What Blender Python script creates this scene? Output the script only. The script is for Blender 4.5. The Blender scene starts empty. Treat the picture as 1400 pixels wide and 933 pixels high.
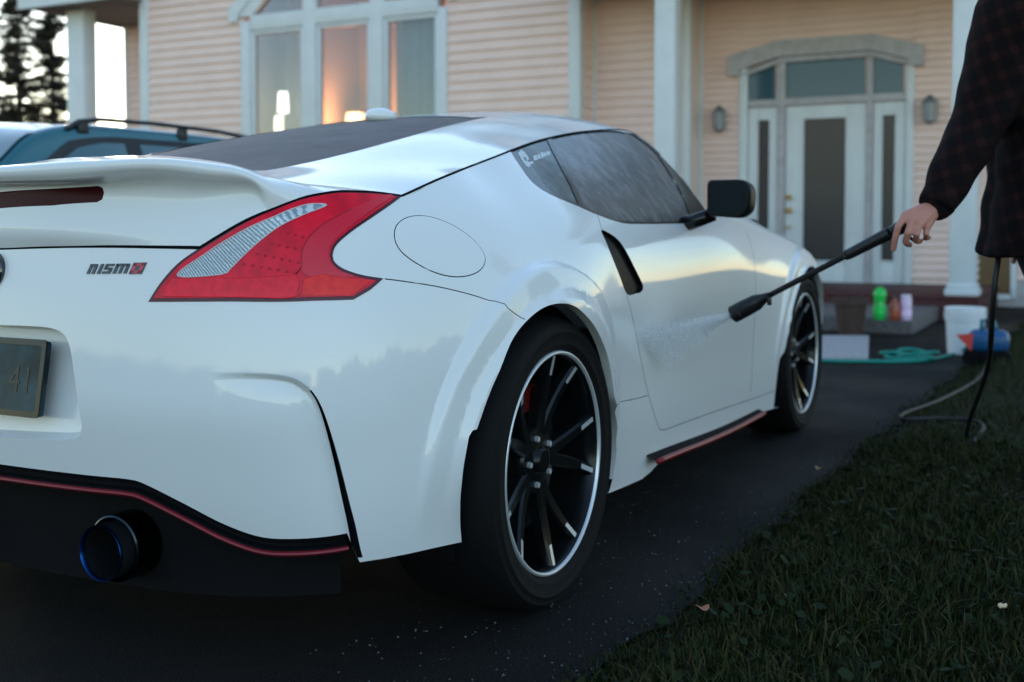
import bpy, bmesh, math, random
import numpy as np
from mathutils import Vector, Matrix
from mathutils.bvhtree import BVHTree
from mathutils.geometry import delaunay_2d_cdt

random.seed(7)
SC = bpy.context.scene
COL = SC.collection
R = math.radians

# ------------------------------------------------------------------ camera
TH = R(27.36); PITCH = R(2.5); FPX = 1559.0; CAM = np.array([2.032, -2.368, 0.887]); PPY = 377.5
cam_data = bpy.data.cameras.new("camera")
cam = bpy.data.objects.new("camera", cam_data)
COL.objects.link(cam)
cam.location = CAM
cam.rotation_euler = (R(90) - PITCH, 0.0, TH)
cam_data.sensor_fit = 'HORIZONTAL'
cam_data.sensor_width = 36.0
cam_data.lens = FPX / 1400.0 * 36.0
cam_data.shift_y = -(466.5 - PPY) / 1400.0
cam_data.clip_start = 0.05
cam_data.clip_end = 3000.0
cam_data.dof.use_dof = True
cam_data.dof.focus_distance = 2.35
cam_data.dof.aperture_fstop = 3.2
SC.camera = cam

# ------------------------------------------------------------------ sky and sun (dusk)
SUN_EL = R(12.0); SUN_AZ = R(-44.0)          # azimuth from +Y towards +X
world = bpy.data.worlds.new("World"); SC.world = world; world.use_nodes = True
wn = world.node_tree; wn.nodes.clear()
w_out = wn.nodes.new('ShaderNodeOutputWorld'); w_bg = wn.nodes.new('ShaderNodeBackground')
w_sky = wn.nodes.new('ShaderNodeTexSky')
w_sky.sky_type = 'NISHITA'; w_sky.sun_disc = False
w_sky.sun_elevation = SUN_EL; w_sky.sun_rotation = SUN_AZ
w_sky.air_density = 1.0; w_sky.dust_density = 0.1; w_sky.ozone_density = 0.9
w_bg.inputs['Strength'].default_value = 0.15
wn.links.new(w_sky.outputs[0], w_bg.inputs['Color']); wn.links.new(w_bg.outputs[0], w_out.inputs['Surface'])

sun_data = bpy.data.lights.new("sun", 'SUN'); sun_data.energy = 0.5; sun_data.angle = R(10.0); sun_data.color = (1.0, 0.72, 0.5)
sun = bpy.data.objects.new("sun", sun_data); COL.objects.link(sun)
sd = Vector((math.sin(SUN_AZ) * math.cos(SUN_EL), math.cos(SUN_AZ) * math.cos(SUN_EL), math.sin(SUN_EL)))
sun.rotation_euler = sd.to_track_quat('Z', 'Y').to_euler()
sun.location = (-20, 20, 12)

SC.view_settings.view_transform = 'Standard'; SC.view_settings.look = 'None'
SC.view_settings.gamma = 1.0; SC.view_settings.use_curve_mapping = False
SC.view_settings.exposure = 1.5
SC.render.engine = 'CYCLES'
SC.cycles.use_denoising = True
SC.cycles.max_bounces = 8; SC.cycles.transparent_max_bounces = 12
SC.cycles.sample_clamp_indirect = 6.0

# ------------------------------------------------------------------ survey helpers: where a ray from the photograph's viewpoint meets a plane of the place
VD = np.array([-math.sin(TH) * math.cos(PITCH), math.cos(TH) * math.cos(PITCH), -math.sin(PITCH)])
RT = np.array([math.cos(TH), math.sin(TH), 0.0]); UPV = np.cross(RT, VD)
def ray(px, py): return VD + RT * (px - 700) / FPX - UPV * (py - PPY) / FPX
def at(px, py, x=None, y=None, z=None, d=None):
    r = ray(px, py)
    t = (x - CAM[0]) / r[0] if x is not None else (y - CAM[1]) / r[1] if y is not None else (z - CAM[2]) / r[2] if z is not None else d
    return CAM + t * r

# ------------------------------------------------------------------ object helpers
def tag(o, label=None, cat=None, group=None, kind=None):
    if label: o['label'] = label
    if cat: o['category'] = cat
    if group: o['group'] = group
    if kind: o['kind'] = kind
    return o
def adopt(o, parent):
    if parent is not None:
        o.parent = parent
        o.matrix_parent_inverse = Matrix.Translation(-Vector(WLOC.get(parent.name, (0, 0, 0))))
        WLOC[o.name] = WLOC.get(o.name, (0, 0, 0))
    return o
WLOC = {}
def empty(name, loc=(0, 0, 0)):
    o = bpy.data.objects.new(name, None); COL.objects.link(o); o.location = loc; o.empty_display_size = 0.1
    WLOC[o.name] = tuple(loc); return o
def mesh_obj(name, verts, faces, mat, parent=None, smooth=True, normals=None, auto=None):
    me = bpy.data.meshes.new(name)
    me.from_pydata([tuple(map(float, v)) for v in verts], [], [tuple(f) for f in faces])
    mats = mat if isinstance(mat, (list, tuple)) else [mat]
    for m in mats: me.materials.append(m)
    me.polygons.foreach_set('use_smooth', [bool(smooth)] * len(me.polygons))
    if normals is not None:
        me.normals_split_custom_set_from_vertices([tuple(map(float, n)) for n in normals])
    elif auto is not None:
        try: me.set_sharp_from_angle(angle=R(auto))
        except Exception: pass
    me.update()
    o = bpy.data.objects.new(name, me); COL.objects.link(o)
    adopt(o, parent)
    return o

class MB:
    """collects simple shapes into one mesh"""
    def __init__(s): s.v = []; s.f = []
    def add(s, vs, fs):
        b = len(s.v); s.v += [tuple(map(float, v)) for v in vs]; s.f += [tuple(i + b for i in f) for f in fs]; return s
    def box(s, x0, x1, y0, y1, z0, z1, bev=0.0):
        if bev <= 0:
            vs = [(x, y, z) for z in (z0, z1) for y in (y0, y1) for x in (x0, x1)]
            return s.add(vs, [(0, 2, 3, 1), (4, 5, 7, 6), (0, 1, 5, 4), (2, 6, 7, 3), (0, 4, 6, 2), (1, 3, 7, 5)])
        bm = bmesh.new()
        vs = [bm.verts.new((x, y, z)) for z in (z0, z1) for y in (y0, y1) for x in (x0, x1)]
        for f in [(0, 2, 3, 1), (4, 5, 7, 6), (0, 1, 5, 4), (2, 6, 7, 3), (0, 4, 6, 2), (1, 3, 7, 5)]: bm.faces.new([vs[i] for i in f])
        bmesh.ops.bevel(bm, geom=list(bm.edges), offset=bev, segments=2, affect='EDGES', profile=0.5)
        bm.verts.index_update()
        s.add([v.co[:] for v in bm.verts], [[v.index for v in f.verts] for f in bm.faces]); bm.free(); return s
    def tube(s, pts, rad, n=10, cap=True):
        pts = [Vector(p) for p in pts]; k = len(pts)
        rads = rad if isinstance(rad, (list, tuple)) else [rad] * k
        vs = []; prev = None
        for i, p in enumerate(pts):
            t = (pts[min(i + 1, k - 1)] - pts[max(i - 1, 0)]).normalized()
            a = Vector((0, 0, 1)) if prev is None else prev
            if abs(a.dot(t)) > 0.95: a = Vector((1, 0, 0))
            u = (a - t * a.dot(t)).normalized(); w = t.cross(u); prev = u
            for j in range(n):
                an = 2 * math.pi * j / n; q = p + (u * math.cos(an) + w * math.sin(an)) * rads[i]; vs.append(q[:])
        fs = [(i * n + j, i * n + (j + 1) % n, (i + 1) * n + (j + 1) % n, (i + 1) * n + j) for i in range(k - 1) for j in range(n)]
        if cap: fs += [tuple(reversed(range(n))), tuple((k - 1) * n + j for j in range(n))]
        return s.add(vs, fs)
    def lathe(s, prof, M=None, n=32, closed=False):
        """prof: (r, h) revolved about Z, M places it"""
        M = M or Matrix.Identity(4); k = len(prof)
        vs = []
        for r_, h in prof:
            for j in range(n):
                a = 2 * math.pi * j / n; vs.append((M @ Vector((r_ * math.cos(a), r_ * math.sin(a), h)))[:])
        m = k if closed else k - 1
        fs = [(i * n + j, i * n + (j + 1) % n, ((i + 1) % k) * n + (j + 1) % n, ((i + 1) % k) * n + j) for i in range(m) for j in range(n)]
        return s.add(vs, fs)
    def prism(s, poly, M=None, h0=0.0, h1=0.01):
        """2-D polygon extruded from h0 to h1 along local Z"""
        M = M or Matrix.Identity(4); n = len(poly)
        vs = [(M @ Vector((p[0], p[1], h0)))[:] for p in poly] + [(M @ Vector((p[0], p[1], h1)))[:] for p in poly]
        return s.add(vs, [tuple(reversed(range(n))), tuple(range(n, 2 * n))] + [(i, (i + 1) % n, n + (i + 1) % n, n + i) for i in range(n)])
    def ico(s, c, r_, sub=1, sc=(1, 1, 1)):
        bm = bmesh.new(); bmesh.ops.create_icosphere(bm, subdivisions=sub, radius=r_)
        s.add([(c[0] + v.co.x * sc[0], c[1] + v.co.y * sc[1], c[2] + v.co.z * sc[2]) for v in bm.verts], [[v.index for v in f.verts] for f in bm.faces]); bm.free(); return s
    def build(s, name, mat, parent=None, smooth=False, auto=None):
        return mesh_obj(name, s.v, s.f, mat, parent, smooth or auto is not None, None, auto)

# ------------------------------------------------------------------ materials
MATS = {}
def mat(name, col=(0.5, 0.5, 0.5), rough=0.5, metal=0.0, coat=0.0, spec=0.5, bump=None, var=None, emit=None, trans=0.0, ior=1.45, alpha=1.0, sheen=0.0):
    """principled material; bump = (scale, strength, distance); var = (scale, amount[, second colour])"""
    if name in MATS: return MATS[name]
    m = bpy.data.materials.new(name); m.use_nodes = True; nt = m.node_tree; b = nt.nodes['Principled BSDF']
    b.inputs['Base Color'].default_value = (*col, 1); b.inputs['Roughness'].default_value = rough; b.inputs['Metallic'].default_value = metal
    b.inputs['Coat Weight'].default_value = coat; b.inputs['Coat Roughness'].default_value = 0.03
    b.inputs['Specular IOR Level'].default_value = spec; b.inputs['IOR'].default_value = ior
    b.inputs['Transmission Weight'].default_value = trans; b.inputs['Alpha'].default_value = alpha
    b.inputs['Sheen Weight'].default_value = sheen
    if emit: b.inputs['Emission Color'].default_value = (*emit[0], 1); b.inputs['Emission Strength'].default_value = emit[1]
    tc = nt.nodes.new('ShaderNodeTexCoord')
    if var:
        n = nt.nodes.new('ShaderNodeTexNoise'); n.inputs['Scale'].default_value = var[0]; n.inputs['Detail'].default_value = 6
        nt.links.new(tc.outputs['Object'], n.inputs['Vector'])
        mx = nt.nodes.new('ShaderNodeMix'); mx.data_type = 'RGBA'
        c2 = var[2] if len(var) > 2 else tuple(c * (1 - var[1]) for c in col)
        mx.inputs['A'].default_value = (*col, 1); mx.inputs['B'].default_value = (*c2, 1)
        rp = nt.nodes.new('ShaderNodeMapRange'); rp.inputs['From Min'].default_value = 0.35; rp.inputs['From Max'].default_value = 0.65
        nt.links.new(n.outputs['Fac'], rp.inputs['Value']); nt.links.new(rp.outputs[0], mx.inputs['Factor'])
        nt.links.new(mx.outputs['Result'], b.inputs['Base Color'])
    if bump:
        n = nt.nodes.new('ShaderNodeTexNoise'); n.inputs['Scale'].default_value = bump[0]; n.inputs['Detail'].default_value = 5
        nt.links.new(tc.outputs['Object'], n.inputs['Vector'])
        bp = nt.nodes.new('ShaderNodeBump'); bp.inputs['Strength'].default_value = bump[1]; bp.inputs['Distance'].default_value = bump[2]
        nt.links.new(n.outputs['Fac'], bp.inputs['Height']); nt.links.new(bp.outputs[0], b.inputs['Normal'])
    MATS[name] = m; return m
# ================================================================== the white sports car
def spl_D(t):
    n = len(t); A = np.zeros((n, n)); Rm = np.zeros((n, n)); h = np.diff(t)
    A[0, 0] = A[-1, -1] = 1
    for i in range(1, n - 1):
        A[i, i - 1] = h[i - 1]; A[i, i] = 2 * (h[i - 1] + h[i]); A[i, i + 1] = h[i]
        Rm[i, i - 1] = 6 / h[i - 1]; Rm[i, i] = -6 / h[i - 1] - 6 / h[i]; Rm[i, i + 1] = 6 / h[i]
    return np.linalg.solve(A, Rm)
def spl_B(t, D, x):
    x = np.clip(np.asarray(x, float), t[0], t[-1]); i = np.clip(np.searchsorted(t, x, side='right') - 1, 0, len(t) - 2)
    h = t[i + 1] - t[i]; a = (t[i + 1] - x) / h; b = 1 - a
    B = ((a ** 3 - a) * h * h / 6)[:, None] * D[i] + ((b ** 3 - b) * h * h / 6)[:, None] * D[i + 1]
    k = np.arange(len(x)); B[k, i] += a; B[k, i + 1] += b
    return B
def spline(t, y, x):
    t = np.asarray(t, float); y = np.asarray(y, float)
    return spl_B(t, spl_D(t), np.atleast_1d(x)) @ y

class Patch:
    """tensor cubic spline surface through a net of points, with an optional outward displacement"""
    def __init__(s, net, tu, tv):
        s.net = np.asarray(net, float); s.tu = np.asarray(tu, float); s.tv = np.asarray(tv, float)
        s.Du = spl_D(s.tu); s.Dv = spl_D(s.tv); s.disp = None; s.flip = 1.0
    def base(s, uv):
        uv = np.asarray(uv, float).reshape(-1, 2)
        Bu = spl_B(s.tu, s.Du, uv[:, 0]); Bv = spl_B(s.tv, s.Dv, uv[:, 1])
        return np.einsum('ni,nj,ijk->nk', Bu, Bv, s.net, optimize=True)
    def bn(s, uv, f=None, e=1.5e-3):
        f = f or s.base; uv = np.asarray(uv, float).reshape(-1, 2)
        du = f(uv + [e, 0]) - f(uv - [e, 0]); dv = f(uv + [0, e]) - f(uv - [0, e])
        n = np.cross(du, dv) * s.flip; return n / np.maximum(np.linalg.norm(n, axis=1, keepdims=True), 1e-12)
    def pos(s, uv):
        P = s.base(uv)
        if s.disp is not None: P = P + s.bn(uv) * s.disp(np.asarray(uv, float).reshape(-1, 2), P)[:, None]
        return P
    def nrm(s, uv): return s.bn(uv, s.pos)
    def prepare(s, u0, u1, v0, v1, nu=260, nv=130):
        U, V = np.meshgrid(np.linspace(u0, u1, nu), np.linspace(v0, v1, nv), indexing='ij')
        s.guv = np.stack([U.ravel(), V.ravel()], 1); P = s.pos(s.guv); s.gP = P
        fs = []
        for i in range(nu - 1):
            for j in range(nv - 1):
                a = i * nv + j; fs.append((a, a + nv, a + nv + 1)); fs.append((a, a + nv + 1, a + 1))
        s.gf = np.array(fs); s.bvh = BVHTree.FromPolygons([tuple(p) for p in P], fs)
    def pick(s, px, py):
        r = Vector(ray(px, py)).normalized()
        loc, n, idx, d = s.bvh.ray_cast(Vector(CAM), r)
        if loc is None:                                   # nearest approach
            best = None
            for k in range(200):
                q = Vector(CAM) + r * (1.2 + k * 0.03); l2, n2, i2, d2 = s.bvh.find_nearest(q)
                if best is None or d2 < best[0]: best = (d2, l2, i2)
            loc, idx = best[1], best[2]
        return s.tri_uv(loc, idx)
    def tri_uv(s, loc, idx):
        a, b, c = s.gf[idx]; A, B, Cc = s.gP[a], s.gP[b], s.gP[c]; p = np.array(loc)
        v0 = B - A; v1 = Cc - A; v2 = p - A
        d00 = v0 @ v0; d01 = v0 @ v1; d11 = v1 @ v1; d20 = v2 @ v0; d21 = v2 @ v1; den = d00 * d11 - d01 * d01
        w1 = (d11 * d20 - d01 * d21) / den; w2 = (d00 * d21 - d01 * d20) / den
        return (1 - w1 - w2) * s.guv[a] + w1 * s.guv[b] + w2 * s.guv[c]
    def near(s, p):
        loc, n, idx, d = s.bvh.find_nearest(Vector(p)); return s.tri_uv(loc, idx)
    def picks(s, pts): return np.array([s.pick(*p) for p in pts])

def smooth_poly(pts, closed=False, step=0.012, it=2):
    """Catmull-Rom through pts, resampled"""
    P = np.asarray(pts, float); n = len(P); out = []
    rng = range(n) if closed else range(n - 1)
    for i in rng:
        p0 = P[(i - 1) % n] if closed or i > 0 else P[0]; p1 = P[i]; p2 = P[(i + 1) % n]; p3 = P[(i + 2) % n] if closed or i + 2 < n else P[-1]
        m = max(1, int(np.linalg.norm(p2 - p1) / step))
        for k in range(m):
            t = k / m
            out.append(0.5 * ((2 * p1) + (-p0 + p2) * t + (2 * p0 - 5 * p1 + 4 * p2 - p3) * t * t + (-p0 + 3 * p1 - 3 * p2 + p3) * t ** 3))
    if not closed: out.append(P[-1])
    return np.array(out)
def resample(pts, step, closed=False):
    P = np.asarray(pts, float); out = []
    n = len(P)
    for i in range(n if closed else n - 1):
        a, b = P[i], P[(i + 1) % n]; m = max(1, int(np.ceil(np.linalg.norm(b - a) / step)))
        for k in range(m): out.append(a + (b - a) * k / m)
    if not closed: out.append(P[-1])
    return np.array(out)
def inside(poly, q):
    poly = np.asarray(poly); q = np.asarray(q); x, y = q[:, 0], q[:, 1]; r = np.zeros(len(q), bool)
    x0, y0 = poly[-1]
    for x1, y1 in poly:
        c = ((y0 > y) != (y1 > y))
        if c.any():
            r ^= c & (x < (x1 - x0) * (y - y0) / ((y1 - y0) if y1 != y0 else 1e-12) + x0)
        x0, y0 = x1, y1
    return r
def offset_line(P, d):
    P = np.asarray(P); T = np.gradient(P, axis=0); N = np.stack([-T[:, 1], T[:, 0]], 1); N /= np.maximum(np.linalg.norm(N, axis=1, keepdims=True), 1e-9)
    return P + N * (np.asarray(d).reshape(-1, 1) if np.ndim(d) else d)
def strip_poly(P, w0, w1=None):
    """thin closed polygon round an open line; width may change along it"""
    w = np.linspace(w0, w0 if w1 is None else w1, len(P)) / 2
    return np.concatenate([offset_line(P, w), offset_line(P, -w)[::-1]])
def offset_closed(P, d):
    P = np.asarray(P); T = np.roll(P, -1, 0) - np.roll(P, 1, 0); N = np.stack([T[:, 1], -T[:, 0]], 1); N /= np.maximum(np.linalg.norm(N, axis=1, keepdims=True), 1e-9)
    a = 0.5 * np.sum(P[:, 0] * np.roll(P[:, 1], -1) - np.roll(P[:, 0], -1) * P[:, 1])
    return P + N * d * (1 if a > 0 else -1)

def cut(patch, curves, grid, extra=None):
    """constrained triangulation of the parameter plane; curves = [(points, closed)]"""
    V = [tuple(p) for p in grid]
    if extra is not None: V += [tuple(p) for p in extra]
    E = []
    for P, closed in curves:
        b = len(V); V += [tuple(p) for p in P]; n = len(P)
        E += [(b + i, b + i + 1) for i in range(n - 1)]
        if closed: E.append((b + n - 1, b))
    vs, es, fs, *_ = delaunay_2d_cdt([Vector(p) for p in V], E, [], 0, 1e-6)
    uv = np.array([v[:] for v in vs]); tr = np.array([f for f in fs if len(f) == 3])
    a = uv[tr[:, 0]]; b = uv[tr[:, 1]]; c = uv[tr[:, 2]]
    area = np.abs((b[:, 0] - a[:, 0]) * (c[:, 1] - a[:, 1]) - (b[:, 1] - a[:, 1]) * (c[:, 0] - a[:, 0]))
    tr = tr[area > 1e-9]
    return uv, tr, uv[tr].mean(1)

def emit(patch, uv, tris, name, material, parent, off=0.0, how='join', thick=0.0):
    """mesh a set of triangles of a patch (and its mirror image); off = outward offset in metres"""
    if len(tris) == 0: return []
    used, inv = np.unique(tris, return_inverse=True); T = inv.reshape(-1, 3); q = uv[used]
    P = patch.pos(q); N = patch.nrm(q)
    if off: P = P + N * (off if np.isscalar(off) else np.asarray(off(q))[:, None])
    g = np.cross(P[T[:, 1]] - P[T[:, 0]], P[T[:, 2]] - P[T[:, 0]]); s = np.einsum('ij,ij->i', g, N[T[:, 0]])
    T = np.where((s < 0)[:, None], T[:, ::-1], T)
    Pm = P * [-1, 1, 1]; Nm = N * [-1, 1, 1]; Tm = T[:, ::-1]
    if how == 'join':
        return [mesh_obj(name, np.vstack([P, Pm]), np.vstack([T, Tm + len(P)]).tolist(), material, parent, True, np.vstack([N, Nm]))]
    out = [mesh_obj(name, P, T.tolist(), material, parent, True, N)]
    if how == 'pair': out.append(mesh_obj(name, Pm, Tm.tolist(), material, None if how == 'pair' and parent is None else parent, True, Nm))
    return out
# ---- paints
def paint_white():
    m = bpy.data.materials.new('pearl_white_paint'); m.use_nodes = True; nt = m.node_tree; b = nt.nodes['Principled BSDF']
    b.inputs['Base Color'].default_value = (.80, .80, .79, 1); b.inputs['Roughness'].default_value = .42; b.inputs['Specular IOR Level'].default_value = .3; b.inputs['Coat Weight'].default_value = .85; b.inputs['Coat Roughness'].default_value = .06
    tc = nt.nodes.new('ShaderNodeTexCoord'); v = nt.nodes.new('ShaderNodeTexVoronoi'); v.inputs['Scale'].default_value = 170; v.inputs['Randomness'].default_value = 1.0; nt.links.new(tc.outputs['Object'], v.inputs['Vector'])
    sp_ = nt.nodes.new('ShaderNodeSeparateColor'); nt.links.new(v.outputs['Color'], sp_.inputs[0])       # only some cells carry a bead of water
    g = nt.nodes.new('ShaderNodeMath'); g.operation = 'GREATER_THAN'; g.inputs[1].default_value = .80; nt.links.new(sp_.outputs[0], g.inputs[0])
    r_ = nt.nodes.new('ShaderNodeMapRange'); r_.inputs['From Min'].default_value = .12; r_.inputs['From Max'].default_value = .34; r_.inputs['To Min'].default_value = 1; r_.inputs['To Max'].default_value = 0; nt.links.new(v.outputs['Distance'], r_.inputs['Value'])
    mu = nt.nodes.new('ShaderNodeMath'); mu.operation = 'MULTIPLY'; nt.links.new(g.outputs[0], mu.inputs[0]); nt.links.new(r_.outputs[0], mu.inputs[1])
    bp_ = nt.nodes.new('ShaderNodeBump'); bp_.inputs['Strength'].default_value = .35; bp_.inputs['Distance'].default_value = .0009; nt.links.new(mu.outputs[0], bp_.inputs['Height'])
    nt.links.new(bp_.outputs[0], b.inputs['Coat Normal']); n = nt.nodes.new('ShaderNodeTexNoise'); n.inputs['Scale'].default_value = 1400; nt.links.new(tc.outputs['Object'], n.inputs['Vector'])
    b2 = nt.nodes.new('ShaderNodeBump'); b2.inputs['Strength'].default_value = .03; b2.inputs['Distance'].default_value = .0004; nt.links.new(n.outputs['Fac'], b2.inputs['Height']); nt.links.new(b2.outputs[0], b.inputs['Normal'])
    return m
M_white = paint_white()
M_black = mat('gloss_black_plastic', (0.006, 0.006, 0.007), 0.16, coat=0.15, spec=.35)
M_dark = mat('matte_black_plastic', (0.006, 0.006, 0.007), 0.8, spec=.15)
M_gap = mat('panel_gap_black', (0.004, 0.005, 0.006), 0.9, spec=.1)
M_glass = mat('tinted_car_glass', (0.06, 0.07, 0.08), 0.04, coat=1.0, spec=0.9, var=(5, 0.5, (0.10, 0.115, 0.125)))
def wet_glass(name, dark, light, lo, hi):
    m = bpy.data.materials.new(name); m.use_nodes = True; nt = m.node_tree; b = nt.nodes['Principled BSDF']; tc = nt.nodes.new('ShaderNodeTexCoord'); mp = nt.nodes.new('ShaderNodeMapping'); mp.inputs['Scale'].default_value = (13, 13, 1.3)
    n = nt.nodes.new('ShaderNodeTexNoise'); n.inputs['Scale'].default_value = 1.6; n.inputs['Detail'].default_value = 8; n.inputs['Roughness'].default_value = .65; nt.links.new(tc.outputs['Object'], mp.inputs[0]); nt.links.new(mp.outputs[0], n.inputs['Vector'])
    cr = nt.nodes.new('ShaderNodeValToRGB'); cr.color_ramp.elements[0].position = lo; cr.color_ramp.elements[1].position = hi; cr.color_ramp.elements[0].color = (*dark, 1); cr.color_ramp.elements[1].color = (*light, 1)
    nt.links.new(n.outputs['Fac'], cr.inputs[0]); nt.links.new(cr.outputs[0], b.inputs['Base Color']); b.inputs['Roughness'].default_value = .15; b.inputs['Specular IOR Level'].default_value = .3; b.inputs['Coat Weight'].default_value = .12; b.inputs['Coat Roughness'].default_value = .04
    v = nt.nodes.new('ShaderNodeTexVoronoi'); v.inputs['Scale'].default_value = 140; nt.links.new(tc.outputs['Object'], v.inputs['Vector']); bq = nt.nodes.new('ShaderNodeBump'); bq.inputs['Strength'].default_value = .25; bq.inputs['Distance'].default_value = .001; nt.links.new(v.outputs['Distance'], bq.inputs['Height']); nt.links.new(bq.outputs[0], b.inputs['Normal']); return m
M_sideglass = wet_glass('wet_side_glass', (.050, .058, .066), (.21, .20, .21), .45, .72)
M_quarterglass = wet_glass('wet_quarter_glass', (.022, .045, .055), (.10, .15, .17), .45, .75)
M_rearglass = mat('wet_tinted_rear_glass', (0.050, 0.040, 0.040), 0.5, coat=0.0, spec=.22, var=(9, 0.3, (0.085, 0.070, 0.070)), bump=(260, 0.2, 0.002))
M_redtrim = mat('red_trim_paint', (0.22, 0.010, 0.020), 0.4, coat=0.2, spec=.3)

# ---- lower ring: rear bumper, corners, flanks, doors, wings
PLAN = [(0, -.800), (.22, -.797), (.42, -.778), (.56, -.737), (.67, -.680), (.765, -.605), (.832, -.50), (.882, -.35), (.918, -.17), (.932, .0),
        (.924, .20), (.899, .45), (.886, .8), (.885, 1.2), (.890, 1.6), (.898, 2.0), (.912, 2.38), (.908, 2.72), (.865, 3.02), (.74, 3.27), (.48, 3.42), (0, 3.47)]
RZ = {0: [.15, .24, .33, .44, .53, .59, .67, .76, .85, .90, .94, .97, 1.00, 1.03],
      4: [.15, .24, .33, .44, .53, .59, .67, .76, .85, .91, .96, 1.00, 1.04, 1.08],
      6: [.15, .24, .33, .44, .53, .60, .68, .77, .86, .92, .98, 1.04, 1.10, 1.16],
      8: [.15, .24, .33, .44, .54, .62, .70, .78, .86, .93, 1.00, 1.08, 1.16, 1.24],
      14: [.15, .24, .33, .44, .54, .62, .70, .78, .86, .93, 1.00, 1.08, 1.16, 1.24],
      16: [.15, .24, .33, .44, .54, .62, .69, .75, .80, .835, .86, .875, .885, .89],
      19: [.15, .24, .33, .42, .50, .57, .63, .68, .715, .735, .75, .76, .77, .775],
      21: [.15, .24, .33, .42, .50, .56, .61, .65, .685, .705, .72, .73, .735, .74]}
RI = {0: [.085, .06, .036, .014, .001, .003, .011, .023, .040, .050, .075, .105, .145, .19],
      3: [.085, .06, .036, .014, .001, .003, .011, .023, .042, .055, .085, .12, .165, .21],
      5: [.055, .03, .014, .005, .0, .002, .010, .025, .052, .085, .13, .175, .22, .27],
      7: [.035, .018, .006, .001, 0, 0, .007, .026, .064, .11, .17, .235, .305, .37],
      9: [.03, .015, .005, 0, 0, 0, .008, .030, .073, .130, .205, .29, .37, .44],
      11: [.03, .02, .012, .009, .004, 0, 0, .008, .030, .080, .155, .24, .325, .41],
      13: [.02, .016, .012, .009, .004, 0, 0, .006, .028, .068, .125, .195, .275, .37],
      14: [.02, .016, .012, .009, .004, 0, 0, .006, .028, .068, .125, .195, .275, .37],
      16: [.03, .02, .01, .004, 0, 0, .004, .015, .035, .06, .10, .15, .21, .28],
      19: [.05, .03, .02, .01, 0, 0, .01, .025, .05, .08, .12, .17, .23, .30],
      21: [.06, .04, .02, .01, 0, 0, .01, .025, .05, .08, .13, .19, .26, .34]}
def table(T, j):
    ks = sorted(T); return np.array([np.interp(j, ks, [T[k][r] for k in ks]) for r in range(14)])
plan = np.array(PLAN, float); cum = np.concatenate([[0], np.cumsum(np.linalg.norm(np.diff(plan, axis=0), axis=1))])
full = np.vstack([plan[3:0:-1] * [-1, 1], plan]); tuA = np.concatenate([-cum[3:0:-1], cum])
tang = np.stack([(spline(tuA, full[:, k], tuA + 1e-3) - spline(tuA, full[:, k], tuA - 1e-3)) for k in (0, 1)], 1)
tang /= np.linalg.norm(tang, axis=1, keepdims=True); tang[-1] = (-1, 0); tang[3] = (1, 0)
netA = np.zeros((len(full), 14, 3))
for i in range(len(full)):
    j = abs(i - 3); n_in = np.array([-tang[i, 1], tang[i, 0]])
    ins = table(RI, j); zz = table(RZ, j)
    netA[i, :, 0] = full[i, 0] + n_in[0] * ins; netA[i, :, 1] = full[i, 1] + n_in[1] * ins; netA[i, :, 2] = zz
tvA = np.array([0, .09, .18, .29, .385, .455, .54, .63, .725, .81, .90, 1.0, 1.11, 1.22])
A = Patch(netA, tuA, tvA); A.flip = 1.0
UMAX = cum[-1]
def sstep(a, b, x): t = np.clip((x - a) / (b - a), 0, 1); return t * t * (3 - 2 * t)
ARCH = [(-.008, .342, .369), (2.545, .340, .362)]
CREASE = {}
def dispA(uv, P):
    d = np.zeros(len(uv))
    for k, (cy, cz, r_) in enumerate(ARCH):
        rho = np.hypot(P[:, 1] - cy, P[:, 2] - cz); side = P[:, 0] > .4
        band = 1 - sstep(r_ + .072, r_ + .100, rho)
        amp = (.016 if k == 0 else .010) + (.014 if k == 0 else .008) * sstep(.55, .80, P[:, 2])
        low = sstep(.25, .45, P[:, 2]) if k == 0 else sstep(.3, .5, P[:, 2])
        lip = np.clip(1 - (rho - r_) / .027, 0, 1) * .014
        d += np.where(side, band * amp * low + lip * low * (rho < r_ + .03), 0)
    if 'poly' in CREASE:
        near = np.abs(uv[:, 0] - CREASE['c'][0]) < .5
        if near.any():
            q = uv[near]; L = CREASE['line']
            dist = np.min(np.hypot(q[:, None, 0] - L[None, :, 0], q[:, None, 1] - L[None, :, 1]), axis=1)
            ins_ = inside(CREASE['poly'], q)
            fade = np.interp(q[:, 0], [CREASE['u0'], CREASE['u1']], [0, 1])
            dd = -.016 * fade * np.exp(-dist / .055) * np.clip(dist / .005, 0, 1)
            d[near] += np.where(ins_, dd, 0)
    return d
A.disp = dispA
A.prepare(0, UMAX, 0, tvA[-1], 300, 120)

# ---- features surveyed on the flank and tail
sm = smooth_poly
def tr(patch, pts, closed=False, step=0.012): return sm(patch.picks(pts), closed, step)
RAIL_PX = [(549, 268), (600, 245), (650, 225), (700, 205.5), (750, 189), (800, 180), (834, 177.5), (867, 183), (903, 212), (945, 260), (972, 300)]
LAMPTOP_PX = [(272, 340), (301, 322), (338, 301), (375, 285), (415, 270.5), (454, 263), (481, 262), (515, 263.5), (549, 268)]
SHUT_PX = [(0, 341), (50, 339), (100, 338), (160, 338), (220, 339), (272, 340)]
shut = A.picks(SHUT_PX); shut[0, 0] = 0.0
lamptop = A.picks(LAMPTOP_PX); rail = A.picks(RAIL_PX)
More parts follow.
